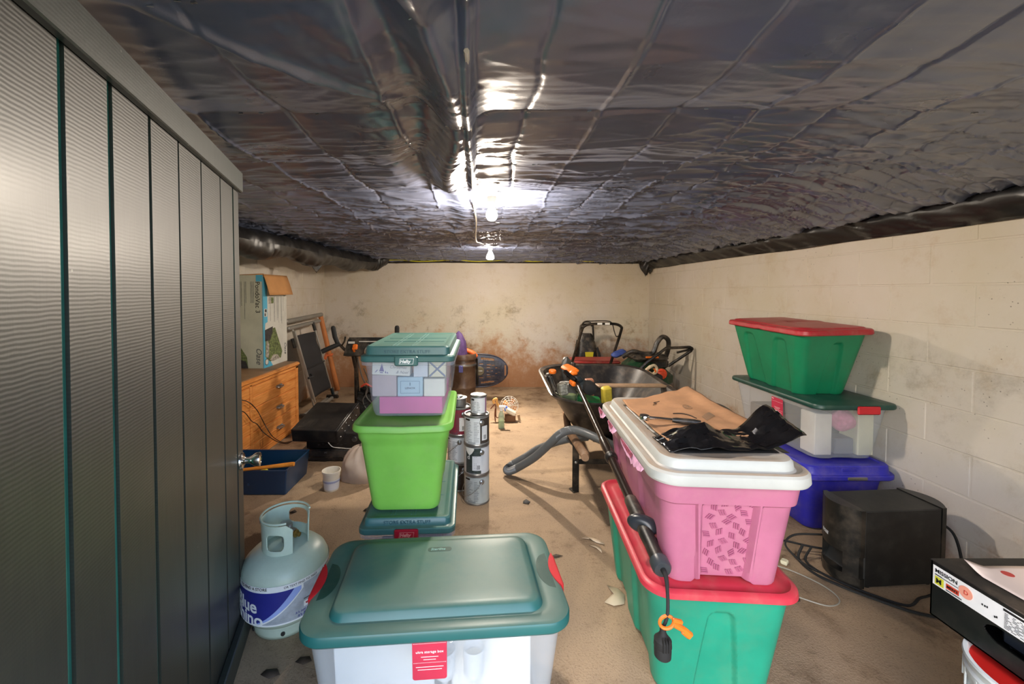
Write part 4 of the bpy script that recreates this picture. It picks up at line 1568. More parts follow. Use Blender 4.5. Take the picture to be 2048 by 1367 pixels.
for i in range(10):
    g = G()
    g.box((.197, -.19 + .04 * i, .028 if i % 2 else -.02), (.006, .022, .012), bev=.002)
    obj('button', g, M_HIFI2, AV)
g = G()
for i in range(10):
    g.box((-.14 + .012 * i, -.12, .0528), (.004, .13, .0012))
obj('vent', g, M_BLK, AV, smooth=False)
g = G()
g.tube(bez([(-1.20, 3.10, .21), (-1.17, 3.115, .17), (-1.12, 3.17, .14), (-1.07, 3.20, .125), (-1.01, 3.235, .125)], 6), .003, 6)
tag(obj('cord', g, mat('white_cord', '#cfcfcb', .5)), 'short white cord dangling across the front of the stereo stack', 'cord')

# ================================================================== blue drawer bin with hammer, cup, bag
M_BIN = mat('navy_translucent_plastic', '#143a5c', .30, spec=.6)
BN = thing('storage_bin', 'dark blue open plastic bin on the floor below the pine chest', 'bin', (-1.572, 2.875, 0))
g = G()
def binlv(s):
    return [(.004, .235 - s, .165 - s, .01), (.168, .250 - s, .180 - s, .01)]
a_, b_ = binlv(0)
c_, d_ = binlv(.004)
g.loft([a_, b_, (.170, .251, .181, .01), (.170, .243, .173, .008), d_, (.010, .231, .161, .008)], n=3, m=6, cap0=True, cap1=True)
obj('body', g, M_BIN, BN, ang=25)
g = G()
for p, q in (((-.247, -.178), (.247, -.178)), ((.247, -.178), (.247, .178)), ((.247, .178), (-.247, .178)), ((-.247, .178), (-.247, -.178))):
    g.tube([(p[0], p[1], .170), (q[0], q[1], .170)], .005, 6)
obj('rim', g, M_BIN, BN)
g = G()
g.box((.0, -.1855, .08), (.012, .008, .012), bev=.002)
obj('catch', g, M_BIN, BN)
M_YEL = mat('yellow_plastic', '#d5c32a', .45)
g = G()
g.lathe([(.0, -.05), (.024, -.04), (.026, .0), (.02, .04), (.008, .05)], 16, M=Matrix.Rotation(R(70), 4, 'Y'))
o = obj('yellow_handle', g, M_YEL); o.location = (-1.545, 2.80, .105)
tag(o, 'yellow tool handle lying inside the blue bin', 'tool')
g = G()
g.box((0, 0, 0), (.20, .08, .06), bev=.01)
o = obj('tape_box', g, mat('teal_box', '#1d8a86', .4)); o.location = (-1.50, 2.86, .05)
tag(o, 'teal box lying on the floor of the blue bin', 'box')
HM = thing('hammer', 'claw hammer with orange wooden handle lying across the blue bin', 'hammer', (-1.47, 2.70, .192), (0, R(-3.5), R(8)))
g = G()
pr = [(-.19, .013), (-.1, .0125), (.0, .0135), (.10, .0165), (.17, .0185), (.188, .017)]
g.rings([[(x, r * cos(2 * pi * k / 14), r * .78 * sin(2 * pi * k / 14)) for k in range(14)] for x, r in pr], True, True, True)
obj('handle', g, mat('hammer_wood', '#d8882f', .4, vary=.15, vscale=14), HM, label='orange varnished wooden handle')
g = G()
g.tube(bez([(-.20, .055, .0), (-.20, .02, .002), (-.20, -.02, .002), (-.205, -.055, -.006), (-.215, -.075, -.02)], 5), [.015] * 6 + [.013] * 5 + [.011] * 5 + [.008] * 5, 10)
g.lathe([(.016, 0), (.0165, .018), (.014, .02)], 16, M=Matrix.Translation((-.20, .05, 0)) @ Matrix.Rotation(-pi / 2, 4, 'X'))
obj('head', g, M_STEEL, HM, label='steel claw head')
CP = thing('tub', 'small white plastic tub standing alone on the floor by the blue bin', 'tub', (-1.062, 2.795, 0))
g = G()
g.lathe([(.047, .0), (.048, .003), (.058, .118), (.061, .120), (.062, .134), (.058, .134), (.056, .12), (.046, .01)], 36)
obj('body', g, mat('white_tub_plastic', '#e4dfd2', .45, dust=.25), CP)
g = G()
g.lathe([(.0495, .012), (.0555, .078)], 36, cap0=False, cap1=False)
obj('label', g, mat('tub_label', '#dfe4ee', .5), CP)
g = G()
g.lathe([(.0545, .060), (.0555, .072)], 36, cap0=False, cap1=False)
g.v = [(x * 1.012, y * 1.012, z) for x, y, z in g.v]
obj('label_stripe', g, mat('tub_stripe', '#a3acd0', .5), CP)
g = G()
def bagf(u, v):
    a = 2 * pi * u
    h = lerp(.0, .235, v)
    r0 = .145 * math.sqrt(max(0.0, 1 - (max(0, v - .32) / .70) ** 2)) if v > .32 else .145 * (.86 + .14 * sin(pi / 2 * v / .32))
    nz = vn(np.array([a * 1.9 + 4]), np.array([v * 3.2]))[0] - .5
    fold_ = abs(sin(a * 5 + 3 * v)) * .018 * v
    r = r0 * (1 + .22 * nz) - fold_
    return (r * cos(a) * 1.1, r * sin(a), h)
g.grid(bagf, 60, 24)
g.tube(bez([(0, 0, .21), (.01, .0, .25), (.03, -.01, .275), (.06, -.02, .27)], 4), [.02] * 4 + [.014] * 4 + [.018] * 4 + [.022], 8)
o = obj('plastic_bag', g, mat('pinkish_white_bag', '#cbb9aa', .5, bump=.4, bscale=14), ang=70)
o.location = (-.905, 2.985, 0)
tag(o, 'pinkish white plastic bag tied shut on the floor behind the lime tote', 'bag')

# ================================================================== folded cot and wooden pole by the left wall
M_TUBE = mat('grey_tube', '#8f8e89', .4, .35, dust=.3)
M_FAB = mat('charcoal_fabric', '#27272a', .85, bump=.3, bscale=300)
CT = thing('folded_cot', 'folded grey tube camp cot with charcoal fabric leaning on left wall', 'cot', (0, 0, 0))
def cp(y, z, off=0.0):
    """point in the leaning plane"""
    return (-1.96 - .19 * (z - .04) / .96 + off, y, z)
for (y0, y1, z, off, r) in ((4.33, 5.36, .030, .02, .024), (4.28, 5.05, .045, .085, .022), (4.40, 5.40, 1.03, .02, .026), (4.35, 5.22, .96, .05, .022)):
    g = G()
    a, b = cp(y0, z, off), cp(y1, z + (.02 if z > .5 else 0), off - .02)
    g.tube([a, b], r, 14)
    for q in (a, b):
        g.lathe([(.0, -r), (r * .8, -r * .6), (r, 0), (r * .8, r * .6), (.0, r)], 12, c=q)
    obj('tube', g, M_TUBE, CT)
g = G()
def fabf(u, v):
    z = lerp(.155, .87, v)
    y = lerp(4.60, 5.10, u) - .13 * v
    x, y2, z2 = cp(y, z, .05)
    return (x - .016 * sin(pi * u) * (1 - .3 * sin(pi * v)) + .006 * sin(v * 21), y2, z2 + .03 * (u - .5) * 0)
g.grid(fabf, 14, 26)
obj('fabric', g, M_FAB, CT, solid=.006)
g = G()
g.box(cp(4.80, .50, .066), (.004, .50, .016), rot=(0, .2, 0))
obj('seam', g, M_FAB, CT)
M_ALU = mat('aluminium', '#b8b8b4', .3, .85)
for i, (ya, yb, z0, z1, off) in enumerate(((4.56, 4.44, .05, .95, .05), (4.535, 4.41, .17, .93, .075), (4.50, 4.38, .14, .93, .10), (5.125, 4.99, .04, .98, .05))):
    g = G()
    g.tube([cp(ya, z0, off), cp(yb, z1, off)], .011, 10)
    obj('side_rail', g, M_ALU, CT)
for (y, z, L) in ((4.99, .93, .10), (5.125, .09, .12), (4.40, .80, .10)):
    g = G()
    g.tube([cp(y + .008, z - L / 2, .05), cp(y - .008, z + L / 2, .05)], .019, 12)
    obj('sleeve', g, mat('dark_teal_rubber', '#1b2d33', .5) if z < .5 else M_BLK, CT)
for (y, z) in ((4.30, .045), (5.05, .06)):
    g = G()
    g.box((cp(y, z, .05)[0] + .02, y, z), (.15, .035, .045), bev=.01)
    obj('bracket', g, M_BLK, CT)
g = G()
g.tube(bez([cp(4.42, .42, .12), cp(4.5, .42, .13), cp(4.60, .425, .07)], 5), .012, 6)
obj('strap', g, M_FAB, CT)
WP = thing('wooden_pole', 'orange wooden pole with cross bracket leaning in the far left corner', 'pole', (0, 0, 0))
g = G()
g.tube([(-2.03, 5.60, .01), (-2.19, 5.45, 1.03)], [.034, .030], 16)
obj('pole', g, mat('orange_wood', '#b9733f', .5, vary=.2, vscale=5), WP)
g = G()
pm = Vector((-2.105, 5.53, .50))
g.box(pm + Vector((-.03, -.06, -.01)), (.035, .19, .03), rot=(.2, 0, .25), bev=.006)
g.box(pm, (.082, .075, .035), rot=(0, -.15, .1), bev=.01)
obj('bracket', g, mat('orange_clip', '#cf6a3a', .45), WP)
# ================================================================== snow blower
M_ORG = mat('orange_plastic', '#e2701f', .42)
M_RUB = mat('black_rubber', '#181818', .75)
SB = thing('snow_blower', 'black snow blower with orange controls and foam grips behind the lime tote', 'snow blower', (-1.03, 4.05, 0))
def tire(par, x, y, z, r, w):
    g = G()
    M = Matrix.Translation((x, y, z)) @ Matrix.Rotation(pi / 2, 4, 'Y')
    g.lathe([(r * .55, -w * .4), (r * .8, -w * .5), (r * .95, -w * .45), (r, -w * .3), (r, w * .3), (r * .95, w * .45), (r * .8, w * .5), (r * .55, w * .4)], 36, M=M)
    for k in range(18):
        a = 2 * pi * k / 18
        for sd in (-1, 1):
            Mk = M @ Matrix.Rotation(a + .09 * sd, 4, 'Z') @ Matrix.Translation((r, 0, sd * w * .23)) @ Matrix.Rotation(.5 * sd, 4, 'X')
            g.box((0, 0, 0), (.022, .026, w * .46), M=Mk, bev=.003)
    t = obj('tire', g, M_RUB, par)
    g = G()
    g.lathe([(r * .56, -w * .32), (r * .5, -w * .2), (r * .2, -w * .15), (r * .2, w * .15), (r * .5, w * .2), (r * .56, w * .32)], 24, M=M)
    obj('rim', g, M_BLKM, t)
    return t
tire(SB, -.16, .08, .195, .19, .15)
tire(SB, .34, .08, .195, .19, .15)
g = G()
g.box((.09, .18, .34), (.34, .22, .30), bev=.03)
g.box((.09, .05, .47), (.36, .05, .36), bev=.01)
obj('housing', g, M_BLKM, SB)
g = G()
g.lathe([(.09, 0), (.11, .01), (.11, .16), (.09, .19)], 24, c=(.02, .10, .50))
obj('engine_cover', g, M_BLK, SB)
for sx_ in (-.24, .30):
    g = G()
    g.tube([(sx_, .02, .26), (sx_ + .0, -.02, .55), (sx_ - .02, -.10, .78)], .016, 10)
    obj('handle_tube', g, M_BLKM, SB)
g = G()
g.box((-.25, -.0, .42), (.03, .06, .62), bev=.006)
obj('side_plate', g, M_BLKM, SB)
g = G()
g.prism([(-.30, 0), (.20, 0), (.20, .17), (-.255, .17), (-.27, .14)], .10, frame((0, -.13, .735), (1, 0, 0), (0, .25, 1)))
obj('console', g, M_BLK, SB, ang=20)
CF = frame((0, -.232, .735), (1, 0, 0), (0, .25, 1))
g = G()
g.box((-.23, .145, .004 ), (.06, .02, .006), M=CF)
g.box((-.06, .155, .004), (.20, .008, .006), M=CF)
obj('label', g, mat('console_label', '#cfc9c0', .5), SB, smooth=False)
g = G()
g.tube([CF @ Vector((-.20, .065, .0)), CF @ Vector((-.195, .085, .05)), CF @ Vector((-.17, .10, .05))], .012, 8)
g.box((-.18, .10, .045), (.045, .05, .025), M=CF, bev=.008)
obj('lever', g, M_ORG, SB, label='orange control lever')
g = G()
g.box((.05, .12, .006), (.14, .05, .012), M=CF, bev=.004)
obj('lever_slot', g, M_ORG, SB, label='orange lever plate')
g = G()
g.box((.05, .12, .012), (.115, .03, .008), M=CF)
obj('slot', g, M_BLK, SB, smooth=False)
g = G()
g.tube(bez([CF @ Vector((-.10, .03, .0)), CF @ Vector((-.09, .08, .03)), CF @ Vector((-.07, .13, .0))], 5), .006, 6)
obj('wire_guard', g, M_STEEL, SB)
for nm, pts, r in (('grip', [(-.355, -.20, .855), (-.385, -.20, .93), (-.400, -.20, 1.015)], .022), ('grip', [(-.34, -.20, .865), (-.42, -.24, .83), (-.485, -.27, .80)], .022),
                   ('grip', [(.195, -.20, .86), (.196, -.20, .93), (.197, -.20, 1.02)], .022), ('grip', [(.18, -.20, .865), (.25, -.24, .83), (.30, -.27, .80)], .022)):
    g = G()
    g.tube(pts, [r * .9, r, r], 14)
    g.lathe([(r, -.004), (r * .8, .012), (.002, .018)], 14, c=pts[-1]) if pts[-1][2] > .9 else None
    obj(nm, g, M_RUB, SB)
for sx_ in (-1, 1):
    g = G()
    x0 = -.35 if sx_ < 0 else .19
    g.tube([(x0, -.20, .865), (x0 - sx_ * .05, -.17, .80), (x0 - sx_ * .10, -.12, .76)], .014, 10)
    g.tube(bez([(x0 - sx_ * .03, -.20, .85), (x0 - sx_ * .06, -.22, .89), (x0 - sx_ * .07, -.22, .935)], 5), .008, 8)
    obj('lever_arm', g, M_BLKM, SB)
for i, pts in enumerate(([(-.20, -.12, .72), (-.17, -.10, .55), (-.12, -.08, .40), (-.16, -.10, .30), (-.10, -.11, .20), (.0, -.12, .17)],
                         [(-.14, -.12, .62), (-.10, -.10, .48), (-.13, -.10, .36), (-.06, -.12, .28), (.02, -.12, .26)],
                         [(-.12, -.11, .50), (-.06, -.12, .42), (.03, -.12, .38)])):
    g = G()
    g.tube(bez(pts, 6), .006, 6)
    obj('control_cable', g, mat('grey_cable', '#4c4a47', .5), SB)
g = G()
g.tube(bez([(-.17, -.11, .44), (-.12, -.13, .47), (-.05, -.12, .435), (.02, -.12, .43)], 6), .009, 6)
obj('spring_clip', g, mat('red_wire', '#c0442f', .5), SB)
g = G()
g.box((-.055, -.02, .21), (.075, .05, .15), bev=.012)
g.box((-.055, -.048, .245), (.045, .012, .04), bev=.006)
obj('gear_case', g, M_ORG, SB, label='orange gear case')

# ================================================================== drum, slotted panel
M_DRUM = mat('brown_drum', '#4a3527', .4, dust=.15)
DR = thing('drum', 'tall brown fibre drum behind the paint cans', 'drum', (-.275, 4.93, 0))
g = G()
g.lathe([(.145, 0), (.150, .01), (.148, .03), (.148, .20), (.153, .21), (.153, .225), (.148, .235), (.148, .47), (.153, .48), (.153, .50), (.148, .51), (.148, .555)], 40)
obj('body', g, M_DRUM, DR)
g = G()
g.lathe([(.152, .545), (.156, .55), (.156, .60), (.15, .612), (.12, .60), (.10, .60)], 40, cap0=False)
obj('lid', g, M_DRUM, DR)
g = G()
g.lathe([(.1555, .475), (.1565, .487), (.1555, .50)], 40, cap0=False, cap1=False)
obj('hoop', g, M_STEEL, DR, label='bright metal hoop')
g = G()
g.box((-.02, -.158, .45), (.05, .02, .08), bev=.005)
obj('clasp', g, mat('blue_clasp', '#4a4a86', .5), DR, label='blue clasp')
g = G()
g.lathe([(.11, .0), (.10, .10), (.085, .20), (.04, .29), (.004, .325)], 9)
o = obj('umbrella', g, mat('purple_cloth', '#4d3566', .7, vary=.25, vscale=20), ang=20)
o.location = (-.33, 4.95, .555)
tag(o, 'purple folded cloth bundle standing on the brown drum lid', 'bundle')
SP = thing('slotted_shell', 'dark blue slotted plastic shell with orange grip beside the brown drum', 'plastic shell', (-.135, 5.0, .385))
NX, NZ_ = 96, 84
g = G()
vs, fs = [], []
LX, LZ = .40, .21
for j in range(NZ_ + 1):
    for i in range(NX + 1):
        x, z = LX * i / NX, LZ * (2 * j / NZ_ - 1)
        vs.append((x, .10 * (x / LX) ** 2 * 0 + .03 * (z / LZ) ** 2 + .03 * (x / LX), z))
def shell_on(x, z):
    hz = .205 * math.sqrt(max(0, 1 - max(0, (x - .06) / .34) ** 2.4)) * (1 - .06 * (x / LX))
    if abs(z) > hz or x > .398:
        return False
    if .36 < x < .38 and abs(z) < .065:
        return False
    ln = .155 - .07 * ((x - .05) / .17)
    if .07 < x < .235 and abs(abs(z) - (.150 - .20 * (x - .07) ** 1.0 * .55)) < .013:
        return False
    for (a, b, zz) in ((.05, .10, .085), (.14, .19, .075), (.205, .24, .066), (.14, .18, .045), (.14, .165, .0), (.19, .215, .0), (.245, .27, .035), (.28, .30, .02)):
        if a < x < b and abs(abs(z) - zz) < .0055:
            return False
    return True
for j in range(NZ_):
    for i in range(NX):
        if shell_on(LX * (i + .5) / NX, LZ * (2 * (j + .5) / NZ_ - 1)):
            a = j * (NX + 1) + i
            fs.append((a, a + 1, a + NX + 2, a + NX + 1))
g.add(vs, fs)
M_NAVY = mat('navy_shell', '#1c2238', .4, dust=.15)
obj('panel', g, M_NAVY, SP, solid=.008)
g = G()
rim = []
for i in range(41):
    x = .395 * math.sin(pi / 2 * i / 40)
    rim.append((x, .204 * math.sqrt(max(0, 1 - max(0, (x - .06) / .34) ** 2.4)) * (1 - .06 * (x / LX))))
pts = [(x, .03 + .03 * (x / LX) - .006, z) for x, z in rim] + [(x, .03 + .03 * (x / LX) - .006, -z) for x, z in rim[::-1]]
g.tube(pts, .009, 6)
obj('rim', g, M_NAVY, SP)
g = G()
for x in (.10, .125, .20, .24, .28, .32):
    g.box((x, .015, 0), (.004, .012, .30 - .5 * max(0, x - .1)), rot=(0, 0, 0))
for z in (-.12, -.06, -.02, .02, .06, .12):
    g.box((.20, .015, z), (.30 - abs(z), .012, .004))
obj('stiffener', g, M_NAVY, SP)
g = G()
g.lathe([(.055, 0), (.055, .014), (.05, .018)], 28, M=Matrix.Translation((.055, .012, 0)) @ Matrix.Rotation(pi / 2, 4, 'X'))
obj('hub', g, mat('khaki_hub', '#5e5640', .5), SP)
g = G()
g.box((.065, -.008, .0), (.055, .006, .010), bev=.002)
obj('hub_bar', g, M_STEEL, SP)
g = G()
g.tube(bez([(-.13, -.03, .265), (-.07, -.03, .245), (-.02, -.03, .215), (.02, -.02, .175)], 6), [.020, .022, .025, .026, .026, .026, .026, .027, .028, .030, .031, .031, .032, .032, .030, .029, .028, .026, .02], 12)
obj('grip', g, mat('orange_grip', '#ee6a2a', .5), SP, label='orange moulded grip')
g = G()
g.tube([(-.16, -.03, .23), (-.06, -.02, .20), (.02, -.01, .15), (.03, 0, -.17)], .014, 8)
obj('frame_tube', g, M_BLKM, SP)

# ================================================================== paint cans
M_CANL = mat('can_label_white', '#cfd1d4', .5, vary=.05)
M_TIN = mat('tin', '#9a9b9c', .3, .85, vary=.1)
M_DRIP = mat('dried_paint', '#d8d4cc', .6)
def paint_can(x, y, z, r, h, lab, face, field=None, fw=(.25, .6), ears=True, bail=0, base=M_CANL, tin_top=True, panel=None):
    t = thing('paint_can', lab, 'paint can', (x, y, z), 0, 'paint cans')
    g = G()
    g.lathe([(r - .004, 0), (r, .002), (r, .006), (r - .003, .009), (r - .003, h - .012), (r, h - .009), (r, h - .002), (r - .004, h), (r - .010, h - .001), (r - .012, h - .009), (r * .6, h - .008)], 40)
    obj('tin', g, M_TIN, t)
    def st(a0, a1, z0, z1, m, rr, name):
        g = G()
        n = max(3, int((a1 - a0) / .12))
        rows = [[((r - .003 + rr) * cos(face + lerp(a0, a1, i / n)), (r - .003 + rr) * sin(face + lerp(a0, a1, i / n)), zz) for i in range(n + 1)] for zz in (z0, z1)]
        g.rings(rows, False)
        return obj(name, g, m, t)
    st(-pi, pi, .012, h - .013, base, .0006, 'label')
    if field:
        st(fw[0], fw[1], .014, h - .015, field, .0010, 'label_field')
    if panel:
        st(panel[0], panel[1], h * .18, h * .66, M_CANL, .0014, 'label_panel')
        g = G()
        for i in range(7):
            a = lerp(panel[0], panel[1], .3) + i * .035
            rows = [[((r - .003 + .0018) * cos(face + a + d), (r - .003 + .0018) * sin(face + a + d), zz) for d in (0, .018)] for zz in (h * .22, h * .36)]
            g.rings(rows, False)
        obj('barcode', g, M_INKK, t)['kind'] = 'stuff'
    st(-1.0, -.55, h - .032, h - .020, M_INKK, .0014, 'label_tab')
    g = G()
    rg = random.Random(int(x * 1000) + int(z * 999))
    for i in range(int(h / .011)):
        zz = h - .042 - .010 * i
        if zz < .02:
            break
        for (c0, c1) in ((-.95, -.30), (-.22, .22)):
            e = rg.uniform(.5, 1)
            rows = [[((r - .003 + .0013) * cos(face + lerp(c0, lerp(c0, c1, e), q / 4)), (r - .003 + .0013) * sin(face + lerp(c0, lerp(c0, c1, e), q / 4)), zz + d) for q in range(5)] for d in (0, .0022)]
            g.rings(rows, False)
    for i in range(7):
        rows = [[((r - .003 + .0013) * cos(face - .7 + i * .09 + d), (r - .003 + .0013) * sin(face - .7 + i * .09 + d), zz) for d in (0, .05)] for zz in (.016, .024)]
        g.rings(rows, False)
    obj('fine_print', g, M_INKG, t)['kind'] = 'stuff'
    if ears:
        for da in (.42, .42 + pi):
            g = G()
            M = Matrix.Rotation(face + da, 4, 'Z') @ Matrix.Translation((r - .004, 0, h * .78)) @ Matrix.Rotation(pi / 2, 4, 'Y')
            g.lathe([(.017, 0), (.016, .006), (.008, .010), (.007, .016), (.003, .017)], 18, M=M)
            obj('ear', g, M_TIN, t)
    if bail:
        pts = []
        for i in range(25):
            a = face + .42 + pi + (pi) * i / 24
            k_ = sin(pi * i / 24)
            pts.append(((r + .006 + .006 * k_) * cos(a), (r + .006 + .006 * k_) * sin(a), h * .78 - bail * k_))
        g = G()
        g.tube(pts, .0018, 6)
        obj('bail', g, M_STEEL, t, label='thin wire bail handle hanging down')
    return t
F1 = -pi / 2 + .02
C1 = (-.062, 2.655)
c = paint_can(*C1, 0.0, .0835, .190, 'grey-white gallon paint can at the bottom of the right-hand can stack', F1, bail=.10, base=mat('can_label_grey', '#b3bab8', .5))
c = paint_can(*C1, .190, .0835, .190, 'gallon paint can with dark green brand label, second from bottom of the right-hand stack', F1, mat('can_field_green', '#27342f', .5), (-.95, .35), panel=(-.35, .9))
def can_text(t, s, size, a, z, r, m):
    text(s, size, m, t, None, fn=lambda co: Vector(((r + .0024) * cos(F1 + a + co.x / r), (r + .0024) * sin(F1 + a + co.x / r), z + co.y)), bold=.02, ext=.0002)
can_text(c, 'd', .040, -.78, .105, .0815, M_INKW)
g = G()
rows = []
for k_ in range(2):
    rows.append([((.0815 + .0016) * cos(F1 - .95 + .75 * i / 10), (.0815 + .0016) * sin(F1 - .95 + .75 * i / 10), .177 if k_ else .177 - .045 * math.sin(pi * (i + 1) / 12)) for i in range(11)])
g.rings(rows, False)
obj('paint_drip', g, M_DRIP, c)
c = paint_can(*C1, .380, .0835, .190, 'white gallon paint can with brown stripe and barcode panel under the quart can', F1, mat('can_field_brown', '#3a332e', .5), (.28, 1.5), panel=(.42, .95))
c = paint_can(C1[0] + .012, C1[1] - .005, .571, .054, .122, 'small white quart paint can on top of the right-hand can stack', F1, mat('can_field_plum', '#8b4a72', .5), (.95, 1.2), ears=False)
g = G()
rg = np.random.RandomState(4)
g.grid(lambda u, v: (.044 * v * cos(2 * pi * u), .044 * v * sin(2 * pi * u), .118 + .014 * vn(np.array([3 + 3 * v * cos(2 * pi * u)]), np.array([3 + 3 * v * sin(2 * pi * u)]))[0] * (1 - v * .5)), 20, 6)
obj('dried_paint', g, M_DRIP, c)
C2 = (-.187, 2.835)
c = paint_can(*C2, 0, .0835, .190, 'dark brown gallon paint can at the bottom of the left-hand can stack', F1, base=mat('can_label_brown', '#35251b', .5), bail=.08)
can_text(c, 'or', .034, .15, .125, .0815, M_INKW)
paint_can(*C2, .190, .0835, .190, 'white gallon paint can, second from bottom of the left-hand can stack', F1 - .35, bail=.09)
paint_can(*C2, .380, .0835, .190, 'maroon and white gallon paint can, third from bottom of the left-hand stack', F1, base=mat('can_label_maroon', '#7a2133', .5), panel=(.05, .85))
c = thing('small_tin', 'small bare tin with round cap on top of the left-hand can stack', 'tin', (C2[0] - .005, C2[1], .571))
g = G()
g.lathe([(.055, 0), (.056, .003), (.056, .048), (.06, .052), (.06, .056), (.03, .058), (.028, .068), (.012, .070)], 32)
obj('body', g, M_TIN, c)

# ================================================================== fan, spray bottle
FN = thing('desk_fan', 'tipped small fan with white wire cage on a brown base on the lit floor', 'fan', (.245, 4.28, 0))
g = G()
g.box((.005, -.0, .035), (.11, .09, .07), bev=.006)
obj('base', g, mat('brown_block', '#6a4526', .5), FN)
g = G()
g.box((.0, -.02, .11), (.14, .07, .05), rot=(0, R(28), 0), bev=.012)
obj('housing', g, mat('cream_enamel', '#e6dcc8', .35), FN)
M_WIRE = mat('white_wire', '#e8e2d6', .35)
FM2 = Matrix.Translation((.0, .03, .155)) @ Matrix.Rotation(R(28), 4, 'Y') @ Matrix.Rotation(R(75), 4, 'X')
g = G()
for rr, zz in ((.095, 0), (.078, .022), (.056, .036), (.03, .044)):
    g.tube([(rr * cos(2 * pi * i / 32), rr * sin(2 * pi * i / 32), zz) for i in range(32)], .0022, 5, closed=True, M=FM2)
for k_ in range(14):
    a = 2 * pi * k_ / 14
    g.tube([(rr * cos(a), rr * sin(a), zz) for rr, zz in ((.095, 0), (.078, .022), (.056, .036), (.03, .044), (.004, .048))], .0017, 5, M=FM2)
obj('wire_cage', g, M_WIRE, FN)
g = G()
for k_ in range(4):
    Mk = FM2 @ Matrix.Rotation(k_ * pi / 2, 4, 'Z') @ Matrix.Rotation(.4, 4, 'X')
    g.prism([(.01, -.012), (.07, -.03), (.082, .0), (.07, .03), (.01, .012)], .002, Mk @ Matrix.Translation((0, 0, .012)))
obj('fan_blade', g, mat('amber_blade', '#c98a50', .4), FN)
g = G()
g.tube([(.09, -.03, .075), (.10, -.03, .02)], .013, 10)
obj('foot_knob', g, mat('tan_knob', '#a08566', .5), FN)
g = G()
g.tube(bez([(-.16, -.02, .19), (-.17, -.02, .22), (-.14, -.02, .24), (-.13, -.02, .19), (-.10, -.02, .15), (-.06, -.02, .13)], 6), .013, 8)
obj('neck', g, mat('amber_tube', '#e0a860', .4), FN)
g = G()
g.tube(bez([(-.20, -.04, .14), (-.15, -.03, .18), (-.14, -.03, .05), (-.08, -.03, .06), (-.05, -.03, .02)], 6), .006, 6)
g.tube(bez([(-.15, -.05, .15), (-.155, -.05, .08), (-.15, -.06, .01)], 4), .007, 6)
obj('power_cord', g, mat('rust_cord', '#6e3a22', .5), FN)
SPB = thing('spray_bottle', 'clear spray bottle with white and blue trigger on the bright floor', 'spray bottle', (.150, 4.06, 0))
g = G()
g.lathe([(.030, 0), (.032, .004), (.031, .10), (.026, .14), (.014, .165), (.013, .18)], 24)
obj('bottle', g, clear('spray_bottle_plastic', '#b9cfb4', .55, .15), SPB)
g = G()
g.lathe([(.026, .006), (.026, .075)], 20)
obj('liquid', g, mat('pale_green_liquid', '#a9c27a', .2), SPB)
g = G()
g.lathe([(.017, .175), (.017, .195), (.011, .20)], 18)
g.box((.01, 0, .212), (.07, .026, .026), bev=.006)
obj('spray_head', g, mat('white_nozzle', '#eef0f2', .4), SPB)
g = G()
g.box((.050, 0, .206), (.022, .024, .022), bev=.005)
g.tube([(.03, 0, .20), (.04, 0, .17)], .006, 6)
obj('trigger', g, mat('blue_trigger', '#4b74d8', .4), SPB)

# ================================================================== wheelbarrow and what lies in it
M_TRAY = mat('black_poly_tray', '#242120', .38, dust=.7, dustcol='#6d5f52', vary=.2)
M_WOOD = mat('weathered_wood', '#8c6d52', .7, vary=.25, vscale=18)
WB = thing('wheelbarrow', 'black plastic wheelbarrow with wooden handles in the middle of the room', 'wheelbarrow', (.95, 3.30, 0))
g = G()
lv = []
for t in [i / 10 for i in range(11)]:
    e = t ** .8
    lv.append((lerp(.30, .615, t), lerp(.25, .455, e), lerp(.34, .535, e), lerp(.10, .26, t), 0, lerp(.02, .03, t)))
lv += [(.612, .480, .56, .27, 0, .03), (.628, .486, .566, .27, 0, .03), (.634, .474, .555, .26, 0, .03)]
for t in [1 - i / 10 for i in range(11)]:
    e = t ** .8
    lv.append((lerp(.31, .625, t), lerp(.24, .448, e), lerp(.33, .527, e), lerp(.10, .26, t), 0, lerp(.02, .03, t)))
zrise = lambda x, y, z: .064 * y * sstep(.3, .62, z)
g.loft(lv, n=8, m=14, zf=zrise, cap0=True, cap1=True)
obj('tray', g, M_TRAY, WB)
for sx_ in (-1, 1):
    g = G()
    g.tube([(sx_ * .385, -.97, .408), (sx_ * .375, -.93, .405), (sx_ * .345, -.3, .335), (sx_ * .20, .62, .25)], [.022, .027, .027, .025], 12)
    obj('handle', g, M_WOOD, WB, label='round wooden handle')
    g = G()
    g.box((sx_ * .345, -.545, .17), (.045, .012, .34), bev=.003)
    g.box((sx_ * .352, -.530, .006), (.045, .06, .012), rot=(0, 0, .3), bev=.003)
    g.box((sx_ * .345, -.42, .30), (.045, .26, .012), rot=(-.15, 0, 0))
    obj('leg', g, M_BLKM, WB)
    g = G()
    g.lathe([(.010, 0), (.009, .005), (.002, .007)], 12, M=Matrix.Translation((sx_ * .345, -.551, .205)) @ Matrix.Rotation(pi / 2, 4, 'X'))
    obj('bolt', g, M_STEEL, WB)
g = G()
g.box((0, -.538, .205), (.69, .010, .032))
obj('cross_brace', g, M_BLKM, WB, smooth=False)
g = G()
g.box((.02, -.34, .27), (.24, .3, .07), bev=.02)
obj('undercarriage', g, M_BLKM, WB)
tire(WB, 0, .62, .19, .185, .10)

def wb(x, y, z):
    return (.95 + x, 3.30 + y, z)
